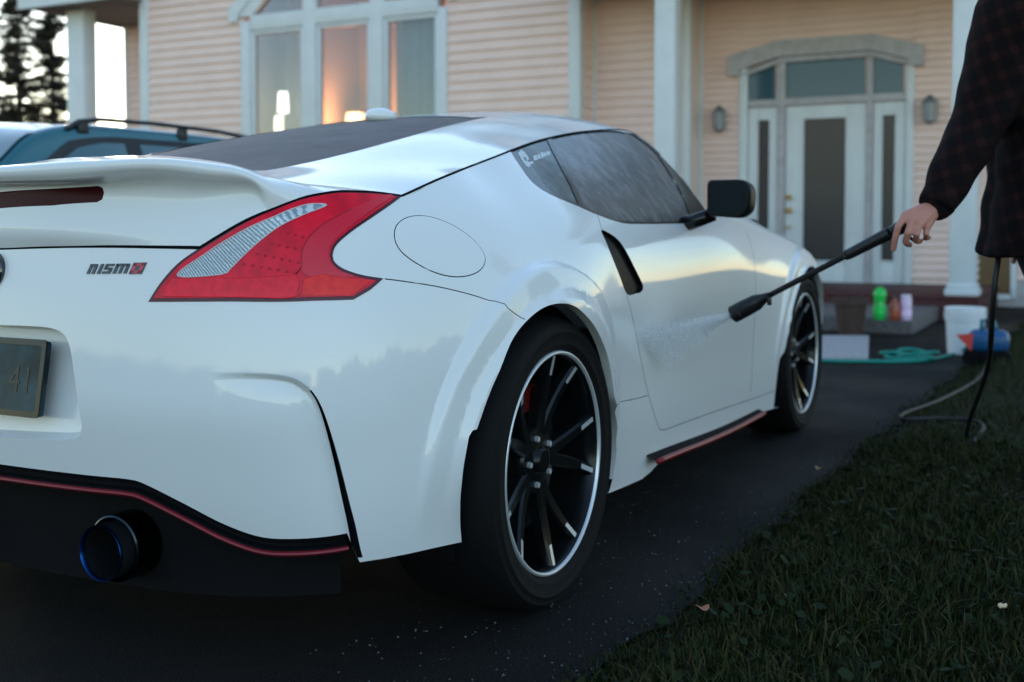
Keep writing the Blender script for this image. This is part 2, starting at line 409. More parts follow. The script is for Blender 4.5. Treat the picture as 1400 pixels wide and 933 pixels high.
# wing top edge: along the bonnet shut line
wing = np.array([A.near(p) for p in [(.772, 1.80, .893), (.760, 2.1, .884), (.757, 2.4, .855), (.742, 2.7, .812), (.70, 2.97, .77)]] + [[cum[19], 1.02], [cum[20], 1.0], [UMAX, 1.0]])
TOPA = np.vstack([sm(shut, step=.02), sm(lamptop, step=.012)[1:], sm(rail, step=.015)[1:], sm(np.vstack([rail[-1:], wing]), step=.03)[1:]])
bot = A.picks([(0, 635), (60, 643), (120, 650), (175, 655.5), (200, 663), (250, 688), (300, 714), (340, 730), (370, 736.5), (410, 737.5), (450, 735.5), (476, 733)])
bot[0, 0] = 0
cornerb = A.picks([(484, 752), (492, 769), (530, 763), (560, 757), (600, 748), (628, 742)])
sill = A.picks([(828, 676), (860, 663), (878, 655), (890, 645), (905, 628), (918, 617), (960, 597), (1000, 580), (1043, 563), (1066, 557)])
front_low = np.array([[np.interp(y, plan[12:18, 1], cum[12:18]), .075] for y in (2.25, 2.5, 2.8)] + [[cum[18], .06], [cum[19], .05], [cum[20], .05], [UMAX, .05]])
BOTA = np.vstack([sm(bot, step=.012), cornerb, A.picks([(645, 739)]), sill, front_low])
def yz_uv(y, z, cx=.93): return A.near((np.interp(z, [.2, .7], [.925, .935]), y, z))
def arch_curve(k):
    cy, cz, r_ = ARCH[k]; pts = []
    if k == 0: pre = [(-.447, .05), (-.449, .27), (-.452, .36), (-.432, .44), (-.402, .468), (-.374, .478)]
    else: pre = [(cy - .405, .05), (cy - .405, .30), (cy - .395, .36)]
    a0 = math.atan2(pre[-1][1] - cz, pre[-1][0] - cy)
    for a in np.linspace(a0 if a0 > 0 else a0 + 2 * math.pi, R(-5), 44)[1:]: pts.append((cy + r_ * math.cos(a), cz + r_ * math.sin(a)))
    post = [(cy + r_ - .012, .26), (cy + r_ - .06, .19), (cy + r_ - .09, .05)]
    yz = pre + pts + post
    return np.array([A.near((A_x(y, z), y, z)) for y, z in yz]), yz
def A_x(y, z):
    u = np.interp(y, plan[6:19, 1], cum[6:19]); v = np.interp(z, table(RZ, 9), tvA); return A.base([[u, v]])[0, 0]
arch1, arch1_yz = arch_curve(1)
arch0 = A.picks([(631, 770), (631, 741), (629, 705), (630, 670), (634, 635), (641, 597), (646, 589)]); arch0b = A.picks([(652, 587), (667, 544), (684, 504), (701, 464), (721, 438), (744, 420.5), (767, 415), (787, 419.5), (807, 438), (821, 461), (831, 488), (837, 518), (841, 545), (843, 575), (843, 610), (840, 642), (832, 674), (826, 700)])
arch0 = np.vstack([sm(arch0, step=.015), sm(arch0b, step=.012)]); arch0_yz = [(p[1], p[2]) for p in A.pos(arch0)]

LAMP_PX = [(203, 413), (219, 388), (243, 361), (272, 340), (301, 322), (338, 301), (375, 285.5), (415, 271), (454, 263.5), (481, 262.5), (520, 264.5), (549, 269),
           (520, 290), (489, 311), (465, 330), (456, 343), (456, 356), (468, 367), (494, 376), (524, 381), (507, 396), (483, 410), (428, 411.5), (320, 412.5)]
lampP = A.picks(LAMP_PX)
lamp = np.vstack([sm(lampP[:12], step=.01)[:-1], sm(lampP[11:20], step=.008)[:-1], resample(lampP[19:24], .012)[:-1], resample(np.vstack([lampP[23], lampP[0]]), .012)[:-1]])
lamp_in = offset_closed(lamp, -.0065)
REV_PX = [(244, 377.5), (303, 376), (316, 368), (338, 346), (362, 325), (385, 309), (415, 295), (446, 282.5), (432, 280.5), (417, 282), (395, 289), (375, 297.5), (345, 310), (311, 328.5), (280, 349)]
rev = sm(A.picks(REV_PX), True, .008)
BAND_PX = [(222, 405), (236, 382), (303, 380.5), (330, 381), (404, 375.5), (410, 381), (405, 406), (330, 406.5)]
band = resample(A.picks(BAND_PX), .012, True)
HORN_PX = [(412, 370), (413, 345), (424, 324), (446, 305), (480, 287), (520, 270), (536, 270), (512, 286), (484, 306), (459, 327), (449, 342), (450, 357), (462, 370), (484, 379), (450, 380), (425, 379)]
horn = sm(A.picks(HORN_PX), True, .008)
AMB_PX = [(416, 383), (440, 375), (470, 380), (507, 384), (484, 401), (474, 404), (412, 404.5)]
amb = resample(A.picks(AMB_PX), .012, True)
# fuel lid
fc = A.pick(601, 337)
lidP = A.picks([(538.5, 325), (541, 309), (554, 298), (576, 294.5), (604, 301), (634, 317), (656, 337), (664, 355), (657, 370), (640, 378), (616, 379), (588, 371), (560, 355), (545, 341)])
lid = sm(lidP, True, .012)
# windows
QW_PX = [(700, 206.5), (714, 227), (730, 247), (750, 262), (770, 270.5), (791, 279), (780, 252), (765, 224), (748, 190.5), (725, 197)]
qw = A.picks(QW_PX); qw = np.vstack([sm(qw[:6], step=.012)[:-1], resample(qw[5:9], .012)[:-1], sm(np.vstack([qw[8:], qw[:1]]), step=.012)[:-1]])
SW_PX = [(754, 189), (770, 224), (786, 254), (798, 282), (818, 291), (844, 300), (868, 303), (900, 303.5), (934, 302), (958, 303), (944, 292), (931, 262), (912, 230), (892, 203), (868, 184.5), (834, 179), (800, 181)]
sw = A.picks(SW_PX); sw = np.vstack([sm(sw[:4], step=.012)[:-1], sm(sw[3:10], step=.012)[:-1], sm(sw[9:15], step=.012)[:-1], sm(np.vstack([sw[14:], sw[:1]]), step=.012)[:-1]])
FR_PX = [(697, 206), (712, 229), (728, 249.5), (750, 265), (787, 281), (817, 294), (844, 303.5), (868, 306.5), (934, 306), (966, 306), (970, 298), (945, 260.5), (903, 212.5), (867, 183.5), (834, 178.5), (800, 180.5), (750, 189.5), (722, 198)]
frP = A.picks(FR_PX); frame = np.vstack([sm(frP[:10], step=.012)[:-1], sm(frP[9:14], step=.012)[:-1], sm(np.vstack([frP[13:], frP[:1]]), step=.012)[:-1]])
VENT_PX = [(822, 315), (833, 319), (845, 328), (855, 342), (866, 363), (875, 381), (879.5, 392), (877, 399), (870, 401.5), (857, 402), (846, 375), (836, 350), (828, 330)]
vent = sm(A.picks(VENT_PX), True, .008)
# seams
seams = [
    strip_poly(tr(A, [(526, 381.5), (560, 386), (600, 392.5), (640, 402), (677, 412), (695, 422), (718, 437)]), .0022),
    strip_poly(tr(A, [(817, 294), (820, 304), (822, 313)], step=.006), .0022),
    strip_poly(tr(A, [(857, 404), (866, 440), (876, 490), (888, 545), (899, 580), (906, 588), (930, 580), (980, 562), (1030, 545), (1058, 535)]), .0022),
    strip_poly(tr(A, [(843, 555), (862, 547), (886, 541)]), .0018),
]
slitL = tr(A, [(424, 534), (432, 545), (441, 565), (451, 597), (462, 638), (473, 685), (481, 718), (487, 748), (491, 764)], step=.008)
slit = strip_poly(slitL, .004, .016)
crL = tr(A, [(300, 512.5), (330, 512), (360, 513), (385, 515.5), (405, 521), (424, 534)], step=.006)
CREASE['line'] = np.vstack([crL, slitL]); CREASE['c'] = crL.mean(0); CREASE['u0'] = crL[0, 0] - .02; CREASE['u1'] = crL[-1, 0]
CREASE['poly'] = np.vstack([crL, slitL, [[slitL[-1, 0], 0], [crL[0, 0], 0]]])
A.prepare(0, UMAX, 0, tvA[-1], 300, 120)
cr_off = offset_line(np.vstack([crL, slitL]), -.005)
# number plate pocket
pockP = A.picks([(2, 445), (40, 446), (70, 449), (86, 456), (94, 470), (99, 495), (106, 545), (112, 583), (110, 594), (102, 600), (90, 602), (40, 600.5), (2, 599)])
pockP[0, 0] = pockP[-1, 0] = 0.0
pock = sm(pockP, step=.010)

curves = [(TOPA, False), (BOTA, False), (arch0, False), (arch1, False), (lamp, True), (lamp_in, True), (rev, True), (band, True), (horn, True), (amb, True),
          (lid, True), (offset_closed(lid, -.0022), True), (qw, True), (sw, True), (frame, True), (vent, True), (slit, True), (resample(crL, .01), False), (cr_off, False), (pock, False)]
curves += [(s_, True) for s_ in seams]
doorcut = [A.near((A_x(1.80, z), 1.80, z)) for z in (.27, .45, .65, .80, .87)]
seams.append(strip_poly(sm(doorcut, step=.02), .003)); curves.append((seams[-1], True))
gu = np.concatenate([np.arange(0, cum[9], .016), np.arange(cum[9], cum[12], .02), np.arange(cum[12], UMAX, .035), [UMAX]])
gv = np.arange(0, tvA[-1] + .001, .016)
U, V = np.meshgrid(gu, gv, indexing='ij'); grid = np.stack([U.ravel(), V.ravel()], 1)
ex = []
for k, (cy, cz, r_) in enumerate(ARCH):
    for rr in (.006, .013, .020, .026, .04, .055, .066, .074, .082, .09, .10, .11):
        for a in np.linspace(R(-10), R(190), 120):
            y, z = cy + (r_ + rr) * math.cos(a), cz + (r_ + rr) * math.sin(a)
            u = np.interp(y, plan[6:19, 1], cum[6:19])
            ex.append((u, np.interp(z, table(RZ, np.interp(u, cum, range(22))), tvA)))
cl = np.vstack([CREASE['line'], cr_off])
nearc = np.array([np.min(np.hypot(cl[:, 0] - g[0], cl[:, 1] - g[1])) < .009 if abs(g[0] - CREASE['c'][0]) < .4 else False for g in grid])
grid = grid[~nearc]
ring2 = offset_line(np.vstack([crL, slitL]), -.012); ring3 = offset_line(np.vstack([crL, slitL]), .005)
uvA, trA, cA = cut(A, curves, grid, np.vstack([np.array(ex), ring2, ring3]))

# ---- sort the pieces
def below_line(L, c): return c[:, 1] < np.interp(c[:, 0], L[:, 0], L[:, 1])
def is_top(c):
    poly = np.vstack([TOPA, [[UMAX + .5, TOPA[-1, 1]], [UMAX + .5, 3], [-.5, 3], [-.5, TOPA[0, 1]]]]); return inside(poly, c)
def is_bot(c):
    poly = np.vstack([BOTA, [[UMAX + .5, BOTA[-1, 1]], [UMAX + .5, -1], [-.5, -1], [-.5, BOTA[0, 1]]]]); return inside(poly, c)
hole = is_top(cA) | is_bot(cA)
for ar in (arch0, arch1): hole |= inside(np.vstack([ar, [[ar[-1, 0], -.5], [ar[0, 0], -.5]]]), cA)
m_pock = inside(np.vstack([pock, [[-.1, pock[-1, 1]], [-.1, pock[0, 1]]]]), cA)
m_lamp = inside(lamp, cA) & ~is_bot(cA); m_lin = inside(lamp_in, cA)
for i in np.where(m_lin)[0]:
    if np.min(np.hypot(lamp[:, 0] - cA[i, 0], lamp[:, 1] - cA[i, 1])) < .0048: m_lin[i] = False
m_gap = inside(slit, cA)
for s_ in seams: m_gap |= inside(s_, cA)
m_lid0 = inside(lid, cA); m_lid = inside(offset_closed(lid, -.0022), cA); m_gap |= m_lid0 & ~m_lid
m_qw = inside(qw, cA); m_sw = inside(sw, cA); m_fr = inside(frame, cA) & ~m_qw & ~m_sw; m_vent = inside(vent, cA)
m_rev = inside(rev, cA); m_band = inside(band, cA); m_horn = inside(horn, cA); m_amb = inside(amb, cA)
P_c = A.base(cA)
taken = hole & ~m_lamp
label = np.full(len(cA), 'body', object)
y_c, z_c, x_c = P_c[:, 1], P_c[:, 2], P_c[:, 0]
seamV = np.vstack([lampP[19:20], tr(A, [(526, 381.5), (560, 386), (600, 392.5), (640, 402), (677, 412), (695, 422), (718, 437)])])
bump_m = np.where(cA[:, 0] < lampP[19, 0], True, cA[:, 1] < np.interp(cA[:, 0], seamV[:, 0], seamV[:, 1])) & (y_c < -.05)
door_m = (y_c > .30) & (y_c < 1.80) & (z_c > .2)
dl = tr(A, [(817, 294), (822, 314), (857, 404), (866, 440), (876, 490), (888, 545), (899, 580), (906, 588), (930, 580), (980, 562), (1030, 545), (1058, 535)])
dcut = np.array(doorcut); doorpoly = np.vstack([dl, dcut[::1], frP[9:10], frP[5:9][::-1]])
door_m = inside(doorpoly, cA)
label[bump_m] = 'rear_bumper'; label[~bump_m & (y_c < 1.2)] = 'quarter_panel'; label[(y_c >= 1.2) & (y_c < 1.8)] = 'quarter_panel'
label[y_c >= 1.8] = 'front_wing'; label[door_m] = 'door'
label[m_fr] = 'window_trim'; label[m_qw] = 'quarter_window'; label[m_sw] = 'side_window'; label[m_vent] = 'side_vent'
label[m_lid] = 'fuel_lid'; label[m_gap] = 'panel_gap'
label[m_lamp] = 'lamp'; label[m_pock] = 'pocket'
label[taken] = 'void'
CAR = empty('sports_car', (0, 0, 0))
tag(CAR, 'white low sports coupe with red boomerang tail lamp being washed on the driveway', 'car')
def panel(n, material, off=0.0, how='pair', nm=None): return emit(A, uvA, trA[label == n], nm or n, material, CAR, off, how)
bumper = panel('rear_bumper', M_white, how='join')[0]
panel('quarter_panel', M_white); doors = panel('door', M_white); panel('front_wing', M_white); panel('fuel_lid', M_white, .0006)
for g_ in [inside(slit, cA)] + [inside(s_, cA) for s_ in seams] + [m_lid0 & ~m_lid]:
    emit(A, uvA, trA[g_ & (label == 'panel_gap')], 'panel_gap', M_gap, CAR, -.006, 'pair')
wtrim = panel('window_trim', M_black, -.001); panel('quarter_window', M_quarterglass, -.003); panel('side_window', M_sideglass, -.004); panel('side_vent', mat('vent_black', (.005, .005, .006), .5, spec=.12), -.012)
body_core = panel('body', M_white, how='join')
# edge returns: give cut edges of the sheet some depth
def rim_strip(uvline, name, material, depth, closed=False, direction=None, how='pair', parent=None, off=0.0):
    P = A.pos(uvline); N = A.nrm(uvline); P = P + N * off
    D = -N if direction is None else np.tile(np.asarray(direction, float), (len(P), 1))
    Q = P + D * depth; n = len(P); v = np.vstack([P, Q]); m = n if closed else n - 1
    f = [(i, (i + 1) % n, n + (i + 1) % n, n + i) for i in range(m)]
    o = [mesh_obj(name, v, f, material, parent or CAR, True)]
    if how == 'pair': o.append(mesh_obj(name, v * [-1, 1, 1], [t[::-1] for t in f], material, parent or CAR, True))
    return o
for ar in (arch0, arch1):
    pa_ = A.pos(ar); keep = (pa_[:, 2] > .20) & ~((pa_[:, 1] < -.3) & (pa_[:, 2] < .46))
    rim_strip(ar[keep], 'arch_flange', M_white, .022, direction=(-1, 0, 0))
rim_strip(BOTA[:len(sm(bot, step=.012))], 'bumper_lower_edge', M_white, .03, direction=(0, 1, 0))
rim_strip(cornerb, 'bumper_lower_edge', M_white, .03, direction=(-.7, .7, 0))
rim_strip(sill, 'sill_edge', M_white, .05, direction=(-1, 0, 0))
rim_strip(vent, 'vent_wall', M_black, .014, closed=True)

# ---- tail lamps
M_lampdark = mat('tail_lamp_border', (0.075, 0.004, 0.012), 0.15, coat=.2, spec=.35)
M_lampred = mat('tail_lamp_red', (0.88, 0.006, 0.030), 0.08, coat=.10, spec=.3, var=(26, 0.4, (0.62, 0.004, 0.022)), bump=(160, .06, .002))
M_lampbright = mat('tail_lamp_bright_red', (1.0, 0.012, 0.035), 0.08, coat=.10, spec=.3, var=(60, 0.3, (0.80, 0.008, 0.025)))
M_lamphorn = mat('tail_lamp_reflex', (0.70, 0.008, 0.03), 0.15, coat=.3, spec=.4, bump=(420, 0.2, 0.002))
M_lampamb = mat('tail_lamp_orange_red', (1.0, 0.03, 0.02), 0.08, coat=.10, spec=.3, var=(60, 0.4, (0.8, 0.012, 0.018)))
def m_reverse():
    m = bpy.data.materials.new('reverse_lamp_clear'); m.use_nodes = True; nt = m.node_tree; b = nt.nodes['Principled BSDF']
    tc = nt.nodes.new('ShaderNodeTexCoord'); mp = nt.nodes.new('ShaderNodeMapping'); mp.inputs['Rotation'].default_value = (0, R(40), R(30))
    w = nt.nodes.new('ShaderNodeTexWave'); w.wave_type = 'BANDS'; w.inputs['Scale'].default_value = 105; w.inputs['Distortion'].default_value = 2.6; w.inputs['Detail'].default_value = 2.0; w.inputs['Detail Scale'].default_value = 1.2
    cr = nt.nodes.new('ShaderNodeValToRGB'); cr.color_ramp.elements[0].color = (0.26, 0.34, 0.38, 1); cr.color_ramp.elements[1].color = (0.70, 0.74, 0.76, 1)
    cr.color_ramp.elements[0].position = 0.15; cr.color_ramp.elements[1].position = 0.7
    nt.links.new(tc.outputs['Object'], mp.inputs[0]); nt.links.new(mp.outputs[0], w.inputs['Vector']); nt.links.new(w.outputs['Fac'], cr.inputs[0]); nt.links.new(cr.outputs[0], b.inputs['Base Color'])
    bp = nt.nodes.new('ShaderNodeBump'); bp.inputs['Strength'].default_value = 0.5; bp.inputs['Distance'].default_value = 0.004
    nt.links.new(w.outputs['Fac'], bp.inputs['Height']); nt.links.new(bp.outputs[0], b.inputs['Normal'])
    b.inputs['Roughness'].default_value = 0.15; b.inputs['Coat Weight'].default_value = .5; b.inputs['Metallic'].default_value = 0.25
    return m
M_rev = m_reverse()
ml = m_lamp & ~m_gap
lab2 = np.full(len(cA), '', object)
lab2[ml & ~m_lin] = 'lamp_border'; lab2[ml & m_lin] = 'lamp_lens'
lab2[ml & m_band] = 'stop_strip'; lab2[ml & m_horn] = 'reflex_lens'; lab2[ml & m_amb] = 'turn_lens'; lab2[ml & m_rev] = 'reverse_lens'
def lamp_set(sign):
    root = None
    for nm, mt, off in (('lamp_border', M_lampdark, .001), ('lamp_lens', M_lampred, .003), ('stop_strip', M_lampbright, .0036), ('reflex_lens', M_lamphorn, .0045), ('turn_lens', M_lampamb, .0036), ('reverse_lens', M_rev, .0038)):
        t = trA[lab2 == nm]; used, inv = np.unique(t, return_inverse=True); T = inv.reshape(-1, 3); q = uvA[used]; P = A.pos(q); N = A.nrm(q); P = P + N * off
        g = np.cross(P[T[:, 1]] - P[T[:, 0]], P[T[:, 2]] - P[T[:, 0]]); s = np.einsum('ij,ij->i', g, N[T[:, 0]]); T = np.where((s < 0)[:, None], T[:, ::-1], T)
        if sign < 0: P = P * [-1, 1, 1]; N = N * [-1, 1, 1]; T = T[:, ::-1]
        o = mesh_obj('tail_lamp' if root is None else nm, P, T.tolist(), mt, CAR if root is None else root, True, N)
        if root is None: root = o; root['label'] = 'boomerang tail lamp with red, clear and orange-red lenses'
    return root
LAMPS = [lamp_set(1), lamp_set(-1)]
# moulded ridges between the lens zones, and rows of small dark lamp cells under the red lens
def ridge(line, r_, name, m, closed=False):
    L = np.vstack([line, line[:1]]) if closed else line; P = A.pos(L) + A.nrm(L) * .0042
    return MB().tube(P, r_, 6, not closed).build(name, m, LAMPS[0], True)
ridge(rev, .0011, 'reverse_lens_rim', mat('lens_rim_pale', (.70, .55, .58), .2, spec=.4), True)
ridge(tr(A, [(226, 405.5), (330, 406.5), (404, 406), (411, 382), (404, 376), (330, 380.5), (303, 380)], step=.01), .0010, 'strip_rim', mat('lens_rim_red', (1.0, .03, .06), .15, spec=.4))
ridge(tr(A, [(480, 287), (446, 305), (424, 324), (413, 345), (412, 366), (404, 376)], step=.01), .0012, 'reflex_rim', mat('lens_rim_dark', (.42, .004, .02), .15, spec=.4))
M_cell = mat('lamp_cell_deep_red', (.62, .004, .020), .25, spec=.3, var=(150, .5))
for r0, r1, nc in (((334, 362), (404, 374), 7), ((352, 348), (408, 360), 6), ((372, 334), (414, 343), 5), ((394, 320), (424, 328), 4)):
    for k in range(nc):
        t = k / (nc - 1); c = A.pick(r0[0] + (r1[0] - r0[0]) * t, r0[1] + (r1[1] - r0[1]) * t); q = np.array([[c[0] + .0035 * math.cos(a), c[1] + .0030 * math.sin(a)] for a in np.linspace(0, 2 * math.pi, 8, endpoint=False)])
        mesh_obj('lamp_cell', A.pos(q) + A.nrm(q) * .0036, [tuple(range(8))], M_cell, LAMPS[0], True)

# ---- number plate pocket and plate
bd = A.pos(pock); dep = np.interp(bd[:, 2], [.43, .46, .62], [.012, .03, .062])
sx_ = np.clip(bd[:, 0] / .06, 0, 1)
mid = bd + np.stack([-.006 * sx_, dep * .35, np.zeros(len(bd))], 1); inn = bd + np.stack([-.018 * sx_, dep, np.interp(bd[:, 2], [.44, .62], [.012, -.012])], 1)
for a_ in (bd, mid, inn): a_[0, 0] = 0; a_[-1, 0] = 0
n = len(bd); vv = np.vstack([bd, mid, inn]); ff = [(r_ * n + i, r_ * n + i + 1, (r_ + 1) * n + i + 1, (r_ + 1) * n + i) for r_ in (0, 1) for i in range(n - 1)]
ff.append(tuple(2 * n + i for i in range(n)))
vm = vv * [-1, 1, 1]; mesh_obj('plate_pocket', np.vstack([vv, vm]), ff + [tuple(i + 3 * n for i in f[::-1]) for f in ff], M_white, CAR, True, auto=40)
# ---- upper shell: spoiler, tailgate, roof, windscreen, bonnet
def onA(px, py): return A.pos([A.pick(px, py)])[0]
FR = np.array([0, .2, .42, .62, .78, .90, 1.0])
rowsB = []      # each: 7 points
def row(yc, zc, b, p=2.6, q=2.0, n=1.0):
    xb, yb, zb = b; f = FR
    w_ = f ** q if q < 3.35 else np.array([0, .012, .075, .225, .50, .75, 1.0])
    return np.stack([f * xb, yc + (yb - yc) * f ** p, zc + (zb - zc) * w_], 1)
b0 = onA(272, 340); r0 = row(-.771, .845, b0)
su = sm(shut, step=.005); sp = A.pos(su)
for i, f in enumerate(FR):
    k = np.argmin(np.abs(sp[:, 0] - f * b0[0])); r0[i] = sp[k]
r0[0, 0] = 0; rowsB.append(r0)
rowsB.append(row(-.775, .872, onA(290, 328)))
rowsB.append(row(-.772, .905, onA(312, 316), 2.4))
rowsB.append(row(-.766, .945, onA(338, 301), 2.2))
def lip(cpt, pts, b): return np.vstack([[cpt], [at(px, py, y=y) for px, py, y in pts], [b]])
rowsB.append(lip((0, -.788, .972), [(75, 250, -.782), (150, 245, -.768), (228, 243, -.735), (297, 250, -.69), (348, 258, -.645)], onA(360, 291)))
rowsB.append(lip((0, -.824, .988), [(75, 234.5, -.815), (150, 229.8, -.80), (228, 228.6, -.765), (297, 236.5, -.715), (348, 247, -.665)], onA(383, 282)))
rowsB.append(lip((0, -.825, .997), [(75, 227, -.815), (150, 223, -.80), (228, 221.5, -.765), (297, 229.5, -.715), (348, 241.5, -.663)], onA(395, 277.5)))
rowsB.append(lip((0, -.805, 1.006), [(75, 221.5, -.798), (150, 217.8, -.783), (228, 216.2, -.747), (297, 223.5, -.695), (348, 236, -.64)], onA(415, 270.8)))
rowsB.append(lip((0, -.70, 1.003), [(75, 222, -.69), (150, 218.5, -.675), (228, 217.5, -.645), (300, 226, -.60), (362, 240.5, -.555)], onA(454, 263)))
rowsB.append(row(-.56, .988, onA(505, 263), 1.8, 3.4))
for (yc, zc, px, py, q) in [(-.42, .998, 549, 268, 4.0), (-.25, 1.024, 594, 248, 4.0), (-.07, 1.070, 640, 229, 4.0), (.15, 1.126, 690, 209, 4.0), (.40, 1.180, 730, 195, 3.8), (.68, 1.228, 765, 185.5, 3.4),
                            (.95, 1.265, 800, 180, 3.0), (1.15, 1.287, 822, 178, 3.0), (1.33, 1.288, 843, 178, 3.2), (1.47, 1.270, 867, 183, 3.2), (1.62, 1.205, 890, 200, 3.0), (1.80, 1.105, 915, 226.5, 2.8), (1.98, .995, 945, 260, 2.6), (2.10, .925, 966, 291, 2.4)]:
    rowsB.append(row(yc, zc, onA(px, py), 1.9, q))
wingP = A.pos(wing)
for (yc, zc, k) in [(2.30, .925, 1), (2.60, .895, 2), (2.90, .845, 3), (3.12, .79, 4), (3.30, .74, 5)]:
    rowsB.append(row(yc, zc, wingP[k], 1.6, 2.2))
netB = np.array(rowsB)                                   # k, c, 3
midc = netB[:, 1]; tk = np.concatenate([[0], np.cumsum(np.maximum(np.linalg.norm(np.diff(netB[:, 2], axis=0), axis=1), .012))])
netBf = np.concatenate([netB[:, 2:0:-1] * [-1, 1, 1], netB], axis=1).transpose(1, 0, 2)
tuB = np.concatenate([-FR[2:0:-1], FR]) * .72
B = Patch(netBf, tuB, tk); B.flip = 1.0
B.prepare(0, .72, 0, tk[-1], 90, 260)
def vB(y):                                               # parameter of a station along the centre line
    L = np.linspace(0, tk[-1], 800); yy = B.base(np.stack([np.zeros(800), L], 1))[:, 1]
    k = 300; m = yy > -.69; return float(np.interp(y, yy[m], L[m]))
gl = B.picks([(362, 233.5), (400, 227), (450, 216), (500, 203.5), (560, 187), (600, 175.5), (640, 166), (668, 160)])
topv = vB(.72)
glassB = np.vstack([sm(gl, step=.02), [[gl[-1, 0] * .93, topv - .03]], [[gl[-1, 0] * .75, topv]], [[.12, topv + .02]], [[0, topv + .02]], [[0, vB(-.52)]], [[.2, vB(-.52)]], [[gl[0, 0] * .85, gl[0, 1] - .004]]])
glassB = resample(glassB, .02, True)
brk = B.picks([(2, 264), (70, 258.5), (134, 254.5), (140, 257), (142.5, 264), (140, 273), (133, 277), (70, 281.5), (2, 286)]); brk[0, 0] = brk[-1, 0] = 0
brk = resample(brk, .01, True)
ws = resample(np.array([[0, vB(1.45)], [.40, vB(1.44)], [.60, vB(1.42)], [.655, vB(1.50)], [.67, vB(1.98)], [.60, vB(2.07)], [.3, vB(2.10)], [0, vB(2.10)]]), .02, True)
roofseam = strip_poly(resample(np.array([[0, vB(.80)], [.4, vB(.80)], [.72, vB(.78)]]), .02), .003)
bonseam = strip_poly(resample(np.array([[0, vB(2.16)], [.72, vB(2.16)]]), .02), .004)
GU, GV = np.meshgrid(np.linspace(0, .72, 46), np.concatenate([np.linspace(0, tk[9], 40), np.arange(tk[9] + .02, tk[-1], .024), [tk[-1]]]), indexing='ij')
fine = [(u, v) for u in np.linspace(0, .72, 60) for v in np.concatenate([np.linspace(tk[4], tk[7], 14)])]
uvB, trB, cB = cut(B, [(glassB, True), (brk, True), (ws, True), (roofseam, True), (bonseam, True)], np.stack([GU.ravel(), GV.ravel()], 1), fine)
inb = (cB[:, 0] >= 0) & (cB[:, 0] <= .72)
labB = np.full(len(cB), 'tailgate', object); labB[cB[:, 1] > vB(.80)] = 'roof'; labB[cB[:, 1] > vB(2.16)] = 'bonnet'
labB[inside(roofseam, cB) | inside(bonseam, cB)] = 'panel_gap'
labB[inside(glassB, cB)] = 'rear_window'; labB[inside(brk, cB)] = 'brake_lamp'; labB[inside(ws, cB)] = 'windscreen'; labB[~inb] = ''
for nm, mt, off in (('tailgate', M_white, 0), ('roof', M_white, 0), ('bonnet', M_white, 0), ('rear_window', M_rearglass, -.002), ('brake_lamp', mat('high_brake_lamp_red', (0.045, 0.004, 0.006), 0.35, spec=.15), -.006), ('windscreen', M_glass, -.003)):
    emit(B, uvB, trB[labB == nm], nm, mt, CAR, off, 'join')
Pb = B.pos(brk); Nb = B.nrm(brk); n = len(Pb); keep = [i for i in range(n) if not (brk[i, 0] < 1e-6 and brk[(i + 1) % n, 0] < 1e-6)]
v = np.vstack([Pb, Pb - Nb * .012]); f = [(i, (i + 1) % n, n + (i + 1) % n, n + i) for i in keep]
mesh_obj('brake_lamp_recess', np.vstack([v, v * [-1, 1, 1]]), f + [tuple(i + 2 * n for i in t[::-1]) for t in f], M_black, CAR, True)
for g_ in (roofseam, bonseam): emit(B, uvB, trB[inside(g_, cB) & inb], 'panel_gap', M_gap, CAR, -.005, 'join')
# dark joint along the roof rail, lamp top and tailgate shut line
def joint(px, name, rad, mt, shift=-.001):
    L = sm(A.picks(px), step=.012); P = A.pos(L) + A.nrm(L) * shift
    MB().tube(P, rad, 6).build(name, mt, CAR, True); MB().tube(P * [-1, 1, 1], rad, 6).build(name, mt, CAR, True)
joint(RAIL_PX[:9], 'roof_joint', .0032, M_gap)
joint(LAMPTOP_PX, 'tailgate_joint', .0035, M_gap)
P = A.pos(sm(shut, step=.012)); P[0, 0] = 0
MB().tube(np.vstack([(P * [-1, 1, 1])[:0:-1], P]) + [0, .003, .001], .0048, 6).build('tailgate_joint', M_gap, CAR, True)
# aerial dome
MB().ico(at(521, 160, x=-.02), .045, 3, (1, 1.5, .62)).build('aerial', M_white, CAR, True)

# ---- wheel wells, floor, valance
for k, (ayz, (cy, cz, r_)) in enumerate(((arch0_yz, ARCH[0]), (arch1_yz, ARCH[1]))):
    for sgn in (1, -1):
        yz_ = [p for p in ayz if p[1] > .16]; xo = [A_x(y, z) - .018 for y, z in yz_]; n = len(yz_)
        v = [(sgn * x, y, z) for x, (y, z) in zip(xo, yz_)] + [(sgn * .52, y, z) for y, z in yz_]
        f = [(i, i + 1, n + i + 1, n + i) for i in range(n - 1)] + [tuple(range(n, 2 * n))]
        mesh_obj('wheel_well', v, f, M_dark, CAR, False)
fl = [(x * .90, y * (.86 if y < 0 else .95)) for x, y in PLAN]; fl = fl + [(-x, y) for x, y in fl[::-1]]
fl = [(x * (.60 if (abs(y) < .5 or 2.1 < y < 2.95) else 1), y) for x, y in fl]
MB().prism(fl, None, .15, .34).build('floor_pan', M_dark, CAR)
lowP = A.pos(sm(bot, step=.012)); lowN = A.nrm(sm(bot, step=.012)); lowN[:, 2] = 0; lowN /= np.linalg.norm(lowN, axis=1, keepdims=True)
lowP[0, 0] = 0; lowN[0] = (0, -1, 0)
